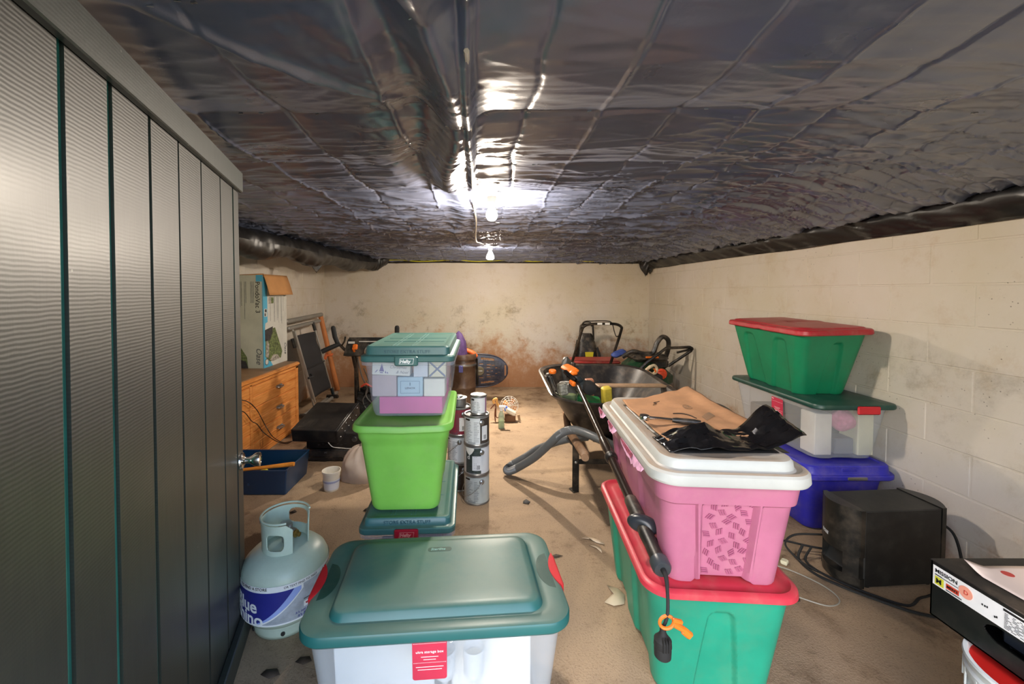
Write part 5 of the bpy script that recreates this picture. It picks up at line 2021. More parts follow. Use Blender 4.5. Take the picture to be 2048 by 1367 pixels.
# shovel blade standing in the far left of the tray
SV = thing('shovel', 'grey steel shovel blade sticking up from the far left of the wheelbarrow', 'shovel', wb(-.165, .32, .385), (R(-6), R(-8), R(25)))
g = G()
g.grid(lambda u, v: ((u - .5) * .14 * (1 - (2 * v - 1) ** 4 * .35) * (1 if v < .6 else math.sqrt(max(.02, 1 - ((v - .6) / .42) ** 2))), .03 * (2 * u - 1) ** 2, .10 + .30 * v), 12, 14)
obj('blade', g, mat('worn_steel', '#5f5d59', .4, .6, vary=.2), SV, solid=.003)
g = G()
g.tube([(0, .02, -.02), (0, .01, .16)], .017, 10)
obj('socket', g, mat('worn_steel_socket', '#4d4b48', .45, .6), SV)
def item(name, lab, cat, c, d, col, rot=(0, 0, 0), bev=.005, rough=.6):
    g = G()
    g.box((0, 0, 0), d, bev=bev)
    o = obj(name, g, mat(name + col[1:], col, rough, vary=.15, vscale=20))
    o.location = c
    o.rotation_euler = rot
    return tag(o, lab, cat)
item('wood_block', 'reddish wood block standing in the wheelbarrow, left of two', 'wood block', wb(-.235, -.20, .545), (.055, .05, .28), '#a5694c', (.12, .05, .1))
item('wood_block', 'reddish wood block standing in the wheelbarrow, right of two', 'wood block', wb(-.165, -.18, .55), (.06, .05, .29), '#a26b50', (.12, -.04, .05))
item('tray', 'green plastic tray lying in the near left of the wheelbarrow', 'tray', wb(-.20, -.30, .555), (.17, .11, .05), '#2c8a4c', (.2, .14, -.1), .01, .4)
item('sponge', 'yellow block propped in the wheelbarrow beside the saw pole', 'sponge', wb(-.06, -.28, .55), (.07, .06, .22), '#c9b23c', (.1, -.12, .2), .012)
item('board', 'thin pale board lying across the wheelbarrow towards the pink tote', 'board', wb(.20, -.10, .622), (.60, .09, .016), '#9d8064', (0, .03, .12))
g = G()
pts = []
for i in range(200):
    a = 2 * pi * i / 66
    rr = .075 + .003 * (i % 2) * 0
    pts.append((rr * cos(a), rr * sin(a), .035 * i / 66))
g.tube(pts, [.026 if i % 2 else .022 for i in range(200)], 10)
o = obj('hose_coil', g, mat('grey_hose_small', '#77766f', .5))
o.location = wb(-.29, -.12, .54)
tag(o, 'small coil of grey ribbed hose in the wheelbarrow behind the green tray', 'hose')
g = G()
g.lathe([(.02, 0), (.07, .02), (.085, .10), (.06, .11)], 18)
o = obj('pot', g, mat('sage_pot', '#7d8a63', .6)); o.location = wb(-.345, -.24, .50)
tag(o, 'sage green pot in the near left corner of the wheelbarrow', 'pot')
g = G()
g.prism([(-.03, 0), (.03, 0), (.045, .05), (.0, .19), (-.02, .12)], .004, frame((0, 0, 0), (1, 0, .1), (0, .2, 1)))
o = obj('trowel', g, mat('dark_blade', '#3d3a36', .45, .5), smooth=False); o.location = wb(-.315, -.30, .53)
tag(o, 'dark pointed trowel blade standing in front of the hose coil in wheelbarrow', 'trowel')

# ================================================================== pole saw lying from wheelbarrow to the red lid
M_POLE = mat('bronze_black_pole', '#2a211b', .26, .35)
PS = thing('pole_saw', 'black and orange electric pole saw lying from wheelbarrow to the red lid', 'pole saw', (0, 0, 0))
A = Vector((.635, 2.90, .722))
B = Vector((.556, 1.272, .482))
ax = (B - A).normalized()
def on(t):
    return A + (B - A) * t
L = (B - A).length
side = ax.cross(Vector((0, 0, 1))).normalized()
upv = side.cross(ax).normalized()
g = G()
g.tube([on(.0), on(.55)], .0155, 16)
obj('pole', g, M_POLE, PS)
g = G()
g.tube([on(.50), on(.515), on(.57), on(.59), on(.80)], [.020, .023, .023, .020, .0185], 16)
obj('pole', g, M_POLE, PS)
g = G()
g.tube([on(.592), on(.597), on(.61), on(.615)], [.024, .029, .029, .024], 16)
obj('collar', g, M_BLK, PS)
g = G()
g.tube([on(.79), on(.792), on(.86), on(.87)], [.018, .025, .027, .027], 16)
obj('sleeve', g, M_BLK, PS)
g = G()
def guardf(u, v):
    a = 2 * pi * u
    b = lerp(-pi / 2, pi / 2, v)
    p = on(.882) + side * cos(a) * cos(b) * .052 + upv * (sin(a) * cos(b) * .034 + .010) + ax * (sin(b) * .030 - .016 * cos(a))
    return p
g.grid(guardf, 28, 12)
obj('hand_guard', g, mat('slate_guard', '#252a30', .3), PS)
g = G()
g.tube([on(.885), on(.91), on(.935), on(.96), on(.985)], [.024, .025, .0225, .0225, .024], 16)
obj('grip', g, M_BLK, PS)
g = G()
g.box(on(.915) - upv * .010 - side * .020, (.02, .05, .03), rot=(-.15, 0, .1), bev=.008)
obj('trigger', g, M_BLK, PS)
g = G()
g.tube([on(.975), on(.978), on(.995), on(1.0)], [.026, .030, .030, .025], 20)
obj('end_cap', g, mat('end_cap_grey', '#34383c', .35), PS)
# tail cord, clip and socket hanging over the front of the green tote
K0 = on(1.0)
cordpts = bez([K0 - ax * .02, K0 + ax * .025, K0 + Vector((-.012, -.062, -.034)), K0 + Vector((-.018, -.078, -.065)), K0 + Vector((-.024, -.084, -.088)), K0 + Vector((-.036, -.088, -.112))], 8)
g = G()
g.tube(cordpts, [.010 - .005 * min(1, i / 14) for i in range(len(cordpts))], 10)
obj('power_cord', g, M_RUB, PS)
E0 = Vector(cordpts[-1])
g = G()
PMx = Matrix.Translation(E0 + Vector((0, 0, -.058)))
g.lathe([(.020, -.030), (.0235, -.026), (.0245, -.004), (.0235, .002), (.0255, .006), (.0245, .024), (.014, .036), (.009, .046), (.0085, .062), (.005, .066)], 24, M=PMx)
obj('plug', g, M_RUB, PS, label='round black plug end')
g = G()
for i in range(3):
    g.box(E0 + Vector((-.008 + .008 * i, -.022, -.036)), (.003, .012, .04), bev=.001)
obj('plug_rib', g, M_RUB, PS)
g = G()
ce = E0 + Vector((.008, -.006, .022))
g.tube([ce + Vector((.020 * cos(2 * pi * i / 20), .012 * sin(2 * pi * i / 20), .010 * sin(2 * pi * i / 20 + .6))) for i in range(20)], .0048, 8, closed=True)
g.box(ce + Vector((.036, -.004, -.012)), (.040, .014, .016), rot=(0, .5, 0), bev=.004)
g.box(ce + Vector((.058, -.004, -.030)), (.034, .012, .022), rot=(0, .7, 0), bev=.004)
g.box(ce + Vector((.030, -.004, .006)), (.030, .012, .012), rot=(0, .25, 0), bev=.003)
obj('cord_clip', g, M_ORG, PS, label='orange plastic cord clip')
# saw head
HD = on(0) 
g = G()
def hp_(a, b, c):
    return HD + ax * a - side * b + upv * c
RM = Matrix((side, ax, upv)).transposed().to_4x4()
def hbox(gm, a, b, c, d, rot=(0, 0, 0), bev=.01):
    M = RM.copy()
    M.translation = hp_(a, b, c)
    gm.box((0, 0, 0), d, rot, bev, M)
hbox(g, -.05, .0, .0, (.085, .16, .075), (0, 0, .25), .022)
hbox(g, .01, .05, -.035, (.10, .09, .09), (.2, 0, -.2), .03)
obj('motor_housing', g, mat('graphite_housing', '#20272a', .35), PS)
g = G()
hbox(g, -.10, -.03, .055, (.075, .15, .035), (0, .1, .45), .014)
hbox(g, -.03, -.015, .05, (.05, .05, .03), (0, 0, .4), .01)
hbox(g, .035, -.03, .0, (.03, .07, .035), (0, 0, .2), .008)
obj('orange_cover', g, M_ORG, PS, label='orange saw head cover')
g = G()
M = RM.copy(); M.translation = hp_(-.13, .0, .06)
g.lathe([(.018, 0), (.016, .03), (.012, .034)], 14, M=M)
obj('oil_cap', g, M_BLK, PS)
g = G()
M = RM.copy(); M.translation = hp_(-.10, -.155, .035)
g.lathe([(.024, -.012), (.027, -.008), (.027, .008), (.024, .012)], 18, M=M)
obj('tension_knob', g, M_ORG, PS, label='orange tension knob')
g = G()
hbox(g, -.09, -.165, -.045, (.045, .10, .14), (.25, .35, .1), .014)
for i in range(3):
    hbox(g, -.060 + .0 * i, -.185 + .02 * i, -.05, (.008, .11, .13), (.25, .35, .1), .003)
obj('blade_guard', g, M_BLK, PS)
g = G()
g.tube([hp_(-.12, -.04, .03), hp_(-.06, -.065, .045), hp_(-.01, -.05, .04), hp_(.04, -.01, .02)], [.016, .018, .018, .016], 10)
obj('front_handle', g, mat('glossy_black', '#0e0f10', .15), PS)
g = G()
hbox(g, .02, -.095, -.05, (.06, .075, .08), (.2, .1, .2), .008)
obj('side_plate', g, mat('scratched_plate', '#8d8f86', .4, .5, vary=.5, vscale=60), PS)
g = G()
rg = np.random.RandomState(9)
M = RM.copy(); M.translation = hp_(.045, .085, -.03)
g.lathe([(.0, -.045), (.04, -.04), (.05, 0), (.042, .04), (.0, .045)], 22, M=M @ Matrix.Rotation(pi / 2, 4, 'X'))
obj('motor_cap', g, M_RUB, PS)

# ================================================================== ribbed hose looped from the wheelbarrow to the floor
hp2 = bez([(.80, 2.50, .40), (.69, 2.50, .455), (.57, 2.60, .475), (.49, 2.66, .435), (.425, 2.72, .345), (.340, 2.82, .215), (.245, 2.90, .115), (.175, 2.955, .055),
           (.150, 3.005, .042), (.185, 3.03, .065), (.29, 3.0, .140), (.37, 2.985, .20), (.465, 2.97, .245), (.60, 2.99, .275), (.75, 3.02, .28)], 34)
g = G()
g.tube(hp2, [.0275 if i % 2 else .0245 for i in range(len(hp2))], 14)
tag(obj('vacuum_hose', g, mat('grey_ribbed_hose', '#5b5e5f', .38, spec=.6), ang=80), 'grey ribbed vacuum hose looped from the wheelbarrow handle down to the floor', 'hose')
# ================================================================== far right corner: mowers and bag
M_MRED = mat('mower_red', '#a83a36', .4, dust=.3)
MW = thing('lawn_mower', 'red and black push lawn mower with upright tube handle by the back wall', 'lawn mower', (1.395, 5.28, 0))
g = G()
g.box((.0, .0, .30), (.56, .50, .16), bev=.05)
g.box((.0, .05, .40), (.50, .36, .10), bev=.04)
obj('deck', g, M_BLK, MW)
g = G()
g.box((-.02, -.04, .475), (.58, .34, .04), bev=.015)
g.box((-.24, -.25, .40), (.12, .03, .07), bev=.01)
g.box((.22, -.25, .40), (.09, .03, .08), bev=.01)
obj('cover', g, M_MRED, MW, label='red top cover')
g = G()
g.box((-.03, -.262, .41), (.17, .012, .03), bev=.004)
obj('badge', g, mat('cream_badge', '#cdb986', .5), MW, smooth=False)
for sx_ in (-1, 1):
    for sy_ in (-1, 1):
        g = G()
        g.lathe([(.03, -.02), (.10, -.022), (.115, -.015), (.115, .015), (.10, .022), (.03, .02)], 24, M=Matrix.Translation((sx_ * .30, sy_ * .22, .115)) @ Matrix.Rotation(pi / 2, 4, 'Y'))
        obj('wheel', g, M_RUB, MW)
g = G()
g.tube(bez([(-.33, -.14, .44), (-.30, -.24, .62), (-.255, -.36, .88), (-.235, -.39, .935), (-.17, -.41, .965), (.0, -.42, .972), (.13, -.42, .968), (.20, -.41, .935), (.205, -.39, .88), (.165, -.28, .62), (.135, -.18, .42)], 8), .0165, 10)
obj('handle', g, M_BLKM, MW)
g = G()
g.tube(bez([(-.265, -.37, .86), (-.265, -.40, .95), (-.235, -.43, 1.0), (-.15, -.43, 1.005), (.03, -.43, 1.005), (.09, -.42, .975), (.12, -.41, .88), (.15, -.39, .82), (.18, -.37, .82)], 6), .006, 6)
obj('bail_bar', g, M_BLKM, MW)
g = G()
g.box((-.06, -.437, .973), (.055, .006, .022))
g.box((.03, -.437, .973), (.055, .006, .022))
obj('sticker', g, M_INKW, MW, smooth=False)
M_FOR = mat('forest_green_plastic', '#123a22', .4, dust=.2)
SC2 = thing('lawn_raker', 'dark green garden machine with orange knob and black loop handle, right of the mower', 'lawn raker', (1.87, 4.78, 0))
g = G()
g.box((0, .0, .36), (.50, .42, .26), bev=.09)
g.box((-.10, -.02, .50), (.34, .38, .18), bev=.08)
obj('body', g, M_FOR, SC2)
g = G()
g.box((-.02, -.03, .60), (.40, .34, .09), bev=.04)
g.box((.12, .05, .52), (.22, .3, .16), bev=.05)
obj('hood', g, M_BLK, SC2)
for sx_ in (-1, 1):
    g = G()
    g.lathe([(.03, -.03), (.12, -.03), (.13, -.02), (.13, .02), (.12, .03), (.03, .03)], 24, M=Matrix.Translation((sx_ * .24, .0, .13)) @ Matrix.Rotation(pi / 2, 4, 'Y'))
    obj('wheel', g, M_RUB, SC2)
g = G()
g.box((0, 0, .18), (.40, .36, .14), bev=.03)
obj('chassis', g, M_BLK, SC2)
g = G()
M = Matrix.Translation((.075, -.215, .44)) @ Matrix.Rotation(pi / 2, 4, 'X')
g.lathe([(.058, 0), (.058, .02), (.035, .028), (.03, .04), (.004, .042)], 20, M=M)
for k_ in range(8):
    g.box((.045 * cos(k_ * pi / 4), .045 * sin(k_ * pi / 4), .026), (.016, .016, .02), M=M, bev=.004)
obj('knob', g, mat('orange_red_knob', '#e2502a', .45), SC2, label='orange round knob')
g = G()
g.box((-.10, -.215, .455), (.075, .02, .06), bev=.01)
g.box((-.02, -.2, .62), (.14, .03, .018), bev=.004)
obj('switch_plate', g, M_ORG, SC2)
g = G()
g.tube(bez([(-.30, -.05, .60), (-.20, -.10, .67), (-.06, -.12, .64), (.02, -.12, .66), (.07, -.12, .78), (.13, -.12, .84), (.19, -.12, .80), (.20, -.10, .70), (.19, -.05, .58)], 8), .026, 10)
obj('loop_handle', g, M_BLK, SC2)
g = G()
g.tube([(-.27, -.26, .40), (-.10, -.27, .58), (.10, -.28, .735), (.36, -.28, .745), (.385, -.28, .73)], .016, 10)
g.tube([(.385, -.28, .73), (.38, -.26, .70), (.17, -.18, .52)], .016, 10)
g.tube([(.36, -.28, .72), (.22, -.28, .685)], .012, 8)
obj('push_handle', g, M_BLKM, SC2)
item('rag', 'blue and white rag draped on the red mower, left of the green machine', 'rag', (1.58, 4.90, .615), (.20, .10, .07), '#3b4f94', (.2, -.25, .4), .03)
BPK = thing('garden_sprayer', 'black backpack shaped sprayer with yellow tag against the back wall', 'sprayer', (1.36, 5.62, 0))
g = G()
g.loft([(.0, .14, .09, .04), (.02, .15, .10, .05), (.45, .15, .10, .06), (.62, .13, .09, .06), (.72, .10, .07, .05), (.78, .075, .05, .04)], cap0=True, cap1=True)
obj('body', g, M_BLK, BPK)
g = G()
g.tube(bez([(-.09, -.04, .70), (-.085, -.05, .84), (-.065, -.05, .90), (.065, -.05, .90), (.085, -.05, .84), (.095, -.04, .70)], 6), .014, 8)
g.tube(bez([(-.05, -.06, .88), (-.045, -.07, .93), (.0, -.07, .94), (.05, -.06, .93), (.06, -.06, .88)], 5), .007, 6)
obj('carry_frame', g, M_BLKM, BPK)
g = G()
g.tube(bez([(-.13, -.09, .70), (-.16, -.11, .55), (-.15, -.11, .38), (-.12, -.10, .28)], 5), .016, 8)
g.tube(bez([(.13, -.09, .60), (.16, -.11, .48), (.15, -.11, .32), (.12, -.10, .20)], 5), .016, 8)
obj('strap', g, M_RUB, BPK)
g = G()
g.prism([(-.04, .40), (.045, .40), (.06, .54), (-.055, .54)], .004, frame((.02, -.104, 0), (1, 0, 0), (0, 0, 1)))
obj('tag', g, M_YEL, BPK, smooth=False, label='yellow tag')
item('tool_case', 'black tool case standing beyond the wheelbarrow by the right wall', 'case', (1.775, 4.42, .24), (.16, .22, .47), '#1b1b1d', (0, 0, .1), .015)
g = G()
g.tube(bez([(-.07, 0, .0), (-.02, -.02, .05), (.04, -.01, .07), (.08, .0, .03), (.07, .01, -.03), (.02, 0, -.06), (-.03, 0, -.03)], 6), [.022] * 8 + [.018] * 12 + [.024] * 12 + [.02] * 5, 10, M=Matrix.Scale(.75, 4))
o = obj('work_glove', g, mat('cream_glove', '#d9c6a4', .8, vary=.3, vscale=30)); o.location = (1.75, 4.36, .52)
tag(o, 'cream and orange work glove lying on the black tool case', 'glove')
g = G()
g.tube(bez([(.02, -.028, .02), (.035, -.028, .0), (.035, -.028, -.02)], 5), .009, 8)
q = obj('cuff', g, M_ORG, o, label='orange cuff')

# ================================================================== loudspeaker box and leads
M_SPK = mat('loudspeaker_black', '#141515', .5, dust=.25, dustcol='#4c4a44')
M_GRL = mat('loudspeaker_end_black', '#121414', .35, dust=.1)
SPK = thing('loudspeaker', 'black bass loudspeaker box with curved ends on the floor by right wall', 'loudspeaker', (1.895, 1.945, 0), R(4))
LX_, LY_, LZ_ = .188, .098, .350
g = G()
g.box((0, 0, .012 + LZ_ / 2), (LX_ * 2, LY_ * 2, LZ_), bev=.004)
obj('body', g, M_SPK, SPK)
def endcap(sgn):
    pts = [(sgn * LX_, -LY_ - .002), (sgn * (LX_ + .02), -LY_ - .002)]
    for i in range(13):
        a = -1 + 2 * i / 12
        pts.append((sgn * (LX_ + .022 + .046 * (1 - a * a)), a * (LY_ - .004)))
    pts += [(sgn * (LX_ + .02), LY_ + .002), (sgn * LX_, LY_ + .002)]
    return pts if sgn > 0 else pts[::-1]
for sgn in (-1, 1):
    p = endcap(sgn)
    g = G()
    if sgn > 0:
        g.prism(p, .358, Matrix.Translation((0, 0, .008)))
    else:
        g.prism(p, .215, Matrix.Translation((0, 0, .151)))
        g.prism(p, .045, Matrix.Translation((0, 0, .008)))
        # the port opening below the name: two cheeks and a sloping deflector
        def cut(y0, y1):
            q = [(sgn * LX_, y0)]
            for i in range(7):
                y = lerp(y0, y1, i / 6)
                a = y / (LY_ - .004)
                q.append((sgn * (LX_ + .022 + .046 * max(0, 1 - a * a)), y))
            q.append((sgn * LX_, y1))
            return q[::-1]
        g.prism(cut(-LY_ + .004, -LY_ + .05), .10, Matrix.Translation((0, 0, .052)))
        g.prism(cut(LY_ - .02, LY_ - .004), .10, Matrix.Translation((0, 0, .052)))
    obj('end_cap', g, M_GRL, SPK, ang=30)
g = G()
g.grid(lambda u, v: (-LX_ - .025 + .022 * v, lerp(-LY_ + .05, LY_ - .02, u), .052 + .06 * v ** 1.5), 6, 8)
obj('port_deflector', g, mat('port_grey', '#1d1f20', .4), SPK)
for sx_ in (-1, 1):
    for sy_ in (-1, 1):
        g = G()
        g.lathe([(.014, 0), (.014, .013)], 12, c=(sx_ * .15, sy_ * .07, 0))
        obj('foot', g, M_RUB, SPK)
def on_cap(co):
    y = .066 - co.x
    return Vector((-LX_ - .0225 - .046 * (1 - (y / (LY_ - .004)) ** 2) - co.z, y, .195 + co.y))
text('BOSE', .021, mat('silver_logo', '#c9ccd0', .35, .3), SPK, None, fn=on_cap, bold=.01, shear=.15, ext=.001)
def wire(name, lab, pts, r, m, cat='cable', n=8):
    g = G()
    g.tube(bez(pts, n), r, 6)
    return tag(obj(name, g, m), lab, cat)
wire('cable', 'thick black leads running along the floor in front of the loudspeaker, nearer one', [(1.62, 2.075, .06), (1.575, 2.04, .012), (1.572, 1.94, .008), (1.62, 1.86, .008), (1.70, 1.78, .008), (1.80, 1.70, .008), (1.90, 1.67, .008), (2.00, 1.70, .008), (2.10, 1.78, .03), (2.19, 1.86, .10), (2.235, 1.94, .2), (2.20, 2.0, .24)], .0065, M_RUB)
wire('cable', 'thick black leads running along the floor in front of the loudspeaker, farther one', [(1.66, 2.07, .05), (1.605, 2.035, .012), (1.60, 1.97, .008), (1.635, 1.895, .008), (1.71, 1.805, .008), (1.81, 1.735, .008), (1.89, 1.76, .02), (1.96, 1.79, .008), (2.08, 1.83, .008)], .0055, M_RUB)
wire('cable', 'thin pale wire looped on the floor between red lid and loudspeaker', [(1.12, 1.72, .006), (1.22, 1.94, .006), (1.33, 2.02, .01), (1.45, 1.97, .012), (1.545, 1.86, .008), (1.55, 1.77, .006), (1.47, 1.735, .006), (1.36, 1.80, .006), (1.24, 1.86, .006), (1.12, 1.84, .006)], .003, mat('pale_wire', '#8e8a80', .5))
wire('cable', 'black audio lead with plug left of the loudspeaker', [(1.86, 2.075, .10), (1.72, 2.10, .10), (1.61, 2.12, .085), (1.55, 2.10, .05), (1.56, 2.04, .02), (1.58, 1.99, .008), (1.60, 1.95, .008)], .005, M_RUB)
PL = thing('audio_plug', 'black audio plug on a curved lead between pink tote and loudspeaker', 'plug', (0, 0, 0))
g = G()
g.tube(bez([(1.86, 2.07, .03), (1.70, 2.085, .04), (1.56, 2.12, .055), (1.46, 2.14, .06), (1.41, 2.13, .045), (1.395, 2.11, .02)], 8), .005, 6)
obj('lead', g, M_RUB, PL)
g = G()
g.tube([(1.395, 2.11, .025), (1.385, 2.085, .014), (1.382, 2.075, .012)], [.010, .012, .010], 10)
obj('plug', g, M_RUB, PL)
g = G()
g.tube([(1.382, 2.075, .012), (1.379, 2.066, .011)], .007, 10)
obj('plug_tip', g, M_STEEL, PL)
item('connector', 'small pale white connector lying on the floor left of the loudspeaker', 'connector', (1.485, 2.015, .012), (.035, .028, .02), '#d8d4b8', (0, 0, .7), .004)

# ================================================================== shoe box on a bucket, lower right
BK = thing('bucket', 'white plastic bucket with red inner rim under the black shoe box', 'bucket', (1.430, 1.000, 0))
M_BKT = mat('white_bucket', '#dfe4e2', .4, dust=.2)
g = G()
g.lathe([(.128, 0), (.132, .004), (.147, .28), (.152, .285), (.153, .30), (.150, .305), (.152, .325), (.157, .33), (.158, .345), (.153, .352), (.155, .368), (.160, .374), (.158, .380), (.150, .380), (.146, .36), (.144, .30)], 56)
obj('body', g, M_BKT, BK)
g = G()
g.lathe([(.150, .362), (.150, .3745), (.1505, .3765)], 56, cap0=True, cap1=False)
obj('inner_rim', g, mat('red_bucket_inside', '#c4241f', .4), BK, label='red inside below the rim')
for k_ in range(20):
    a = 2 * pi * k_ / 20
    g = G()
    g.box((.156 * cos(a), .156 * sin(a), .315), (.004, .006, .05), rot=(0, 0, a))
    obj('rib', g, M_BKT, BK)
g = G()
g.lathe([(.1425, .20), (.1460, .268)], 56, cap0=False, cap1=False)
g.v = [(x * 1.006, y * 1.006, z) for x, y, z in g.v]
obj('stripe', g, mat('maroon_print', '#7b2a33', .5), BK)
g = G()
g.lathe([(.1427, .204), (.1458, .264)], 56, cap0=False, cap1=False)
g.v = [(x * 1.012, y * 1.012, z) for x, y, z in g.v]
obj('label', g, M_BKT, BK)
text('PLASTER', .02, M_INKG, BK, None, fn=lambda co: Vector((.150 * cos(-2.2 + co.x / .15), .150 * sin(-2.2 + co.x / .15), .225 + co.y)), ext=.0002) if False else None

SHB = thing('shoe_box', 'black shoe box with white printed end label lying on the white bucket', 'box', (1.345, 1.222, .384))
M_SB = mat('black_card', '#101212', .45, dust=.15, dustcol='#5b5248')
M_SBT = mat('black_card_top', '#1d1a18', .55, dust=.5, dustcol='#6e5f50')
BXx, BXy, BXz = .52, .52, .165
g = G()
t_ = .004
g.box((BXx / 2, -BXy / 2, t_ / 2), (BXx, BXy, t_))
g.box((BXx / 2, -t_ / 2, BXz / 2), (BXx, t_, BXz))
g.box((BXx / 2, -BXy + t_ / 2, BXz / 2), (BXx, t_, BXz))
g.box((BXx - t_ / 2, -BXy / 2, BXz / 2), (t_, BXy, BXz))
# label side with an oval hand hole: strips left to right
cxh, czh, rw, rh = .205, .070, .072, .022
n = 240
for i in range(n):
    y0, y1 = BXy * i / n, BXy * (i + 1) / n
    ym = (y0 + y1) / 2
    e = 1 - ((ym - cxh) / rw) ** 2 if abs(ym - cxh) < rw else 0
    if e > 0:
        hh = rh * min(1, math.sqrt(e) * 1.25)
        g.box((t_ / 2, -ym, (czh - hh) / 2), (t_, y1 - y0, czh - hh))
        g.box((t_ / 2, -ym, (czh + hh + BXz) / 2), (t_, y1 - y0, BXz - czh - hh))
    else:
        g.box((t_ / 2, -ym, BXz / 2), (t_, y1 - y0, BXz))
obj('box', g, M_SB, SHB, smooth=False)
g = G()
g.box((BXx / 2, -BXy / 2, BXz + .002), (BXx + .004, BXy + .004, .004), bev=.0015)
obj('top', g, M_SBT, SHB, smooth=False)
g = G()
g.box((.08, -.19, .06), (.05, .15, .10), bev=.02)
o = obj('lining', g, mat('dark_lining', '#22262e', .8), SHB)
# printed label: FL maps (distance from the far corner, height)
FL = frame((-.0008, 0, 0), (0, -1, 0), (0, 0, 1))
g = G()
g.add([(.006, .098, 0), (BXy - .01, .098, 0), (BXy - .01, .156, 0), (.006, .156, 0)], [(0, 1, 2, 3)], FL)
obj('label', g, M_INKW, SHB, smooth=False)
LM = lambda x, y: FL @ Matrix.Translation((x, y, .0006))
text('MISSION', .0158, M_INKK, SHB, LM(.012, .1375), bold=.01, wide=.98)
g = G()
g.add([(.012, .102, .0005), (.036, .102, .0005), (.036, .1265, .0005), (.012, .1265, .0005)], [(0, 1, 2, 3)], FL)
obj('yellow_square', g, mat('yellow_print', '#d9d83c', .6), SHB, smooth=False)
text('M', .020, M_INKK, SHB, FL @ Matrix.Translation((.0150, .1075, .001)), bold=.02)
g = G()
g.add([(.042, .108, .0005), (.075, .108, .0005), (.075, .123, .0005), (.042, .123, .0005)], [(0, 1, 2, 3)], FL)
obj('orange_patch', g, mat('orange_print', '#d8482c', .6), SHB, smooth=False)
text("MEN'S", .0105, M_INKK, SHB, FL @ Matrix.Translation((.044, .1118, .001)), bold=.01)
g = G()
g.lathe([(.017, 0), (.017, .0006)], 28, M=FL @ Matrix.Translation((.091, .131, .0004)))
obj('size_dot', g, mat('salmon_print', '#f3a58c', .6), SHB)
text('D', .016, mat('red_letter', '#c23b28', .6), SHB, FL @ Matrix.Translation((.086, .1255, .0012)))
g = G()
g.box((.042, .1302, .0008), (.060, .0016, .0006), M=FL)
g.box((.022, .1318, .0008), (.018, .0008, .0006), M=FL)
for i in range(4):
    g.box((.062, .1045 - .0 * i + (-.0022 * (i % 2)), .0008), (.04, .0010, .0006), M=FL)
random.seed(8)
g.box((.225, .150, .0008), (.10, .006, .0006), M=FL)
for r_ in range(11):
    y = .142 - .0038 * r_
    x = .178
    while x < .272:
        w = random.uniform(.004, .018)
        g.box((x + w / 2, y, .0008), (w, .0012, .0006), M=FL)
        x += w + random.uniform(.003, .010)
for i in range(22):
    g.box((.300 + .0045 * i, .127, .0008), (random.choice([.0012, .0024, .003]), .05, .0006), M=FL)
for (x, y) in ((.130, .128), (.136, .128), (.141, .129), (.158, .116), (.162, .118)):
    g.box((x, y, .0008), (.003, .005, .0006), M=FL)
s_ = obj('fine_print', g, M_INKK, SHB, smooth=False)
s_['kind'] = 'stuff'
PSH = thing('packing_sheet', 'pinkish white printed sheet with red dots lying on the shoe box', 'paper', (1.345, 1.222, .384 + .1692))
g = G()
def shf(u, v):
    x, y = lerp(.050, .49, u), lerp(-.040, -.50, v)
    c_ = .022 * max(0, 1 - math.hypot(u * 2.2 - .0, v * 3.2) / .28)
    return (x + .02 * v * (1 - u), y, .002 + c_ + .0015 * sin(u * 7) * (1 - v))
g.grid(shf, 30, 30)
obj('sheet', g, mat('pinkish_paper', '#d9c6bb', .75, vary=.04), PSH, solid=.0006)
for (x, y, r_) in ((.135, -.075, .013), (.245, -.060, .013)):
    g = G()
    g.lathe([(r_, 0), (r_, .0005)], 24, c=(x, y, .0042))
    obj('dot', g, mat('red_dot_print', '#b8433c', .6), PSH)
g = G()
for r_ in range(7):
    for c_ in range(5):
        w = random.uniform(.02, .05)
        g.box((.22 + .055 * c_, -.125 - .016 * r_, .0042), (w, .0016, .0004))
for i in range(6):
    g.box((.20 + .03 * i, -.28 - .01 * (i % 2), .0042), (.022, .0014, .0004), rot=(0, 0, .3))
s_ = obj('fine_print', g, M_INKG, PSH, smooth=False)
s_['kind'] = 'stuff'

# ================================================================== things lying on the white lid
ZL = .831
KR = thing('paper_bag', 'flattened brown kraft paper bag lying on the dusty white lid', 'paper bag', (0, 0, ZL))
Ka, Kb, Kc, Kd = (.640, 1.925), (1.015, 2.06), (1.035, 1.47), (.628, 1.395)
def kfn(dz, ins):
    def f(u, v):
        x = lerp(lerp(Kd[0], Kc[0], u), lerp(Ka[0], Kb[0], u), v)
        y = lerp(lerp(Kd[1], Kc[1], u), lerp(Ka[1], Kb[1], u), v)
        h = vn(np.array([u * 3.1 + 7]), np.array([v * 3.7]))[0] * .016 + vn(np.array([u * 9.1 + 1 + v * 4]), np.array([v * 8.7]))[0] * .006
        h += .020 * sstep(.5, 1.0, v) * sstep(.2, .9, u) + .016 * sstep(.80, .95, u)
        return (x, y, dz + h)
    return f
M_KRAFT = mat('kraft_paper', '#aa7d58', .8, vary=.12, vscale=14, bump=.6, bscale=24)
g = G()
g.grid(kfn(.004, 0), 40, 40)
obj('sheet', g, M_KRAFT, KR, solid=.004, ang=70)
g = G()
f = kfn(.0065, 0)
pts = [Vector(f(.62 + .045 * cos(2 * pi * i / 24), .60 + .05 * sin(2 * pi * i / 24))) for i in range(24)]
g.tube(pts, .0010, 4, closed=True)
for k_ in range(4):
    a = Vector(f(.585 + .018 * k_, .58)); b = Vector(f(.59 + .018 * k_, .625))
    g.tube([a, b], .0012, 4)
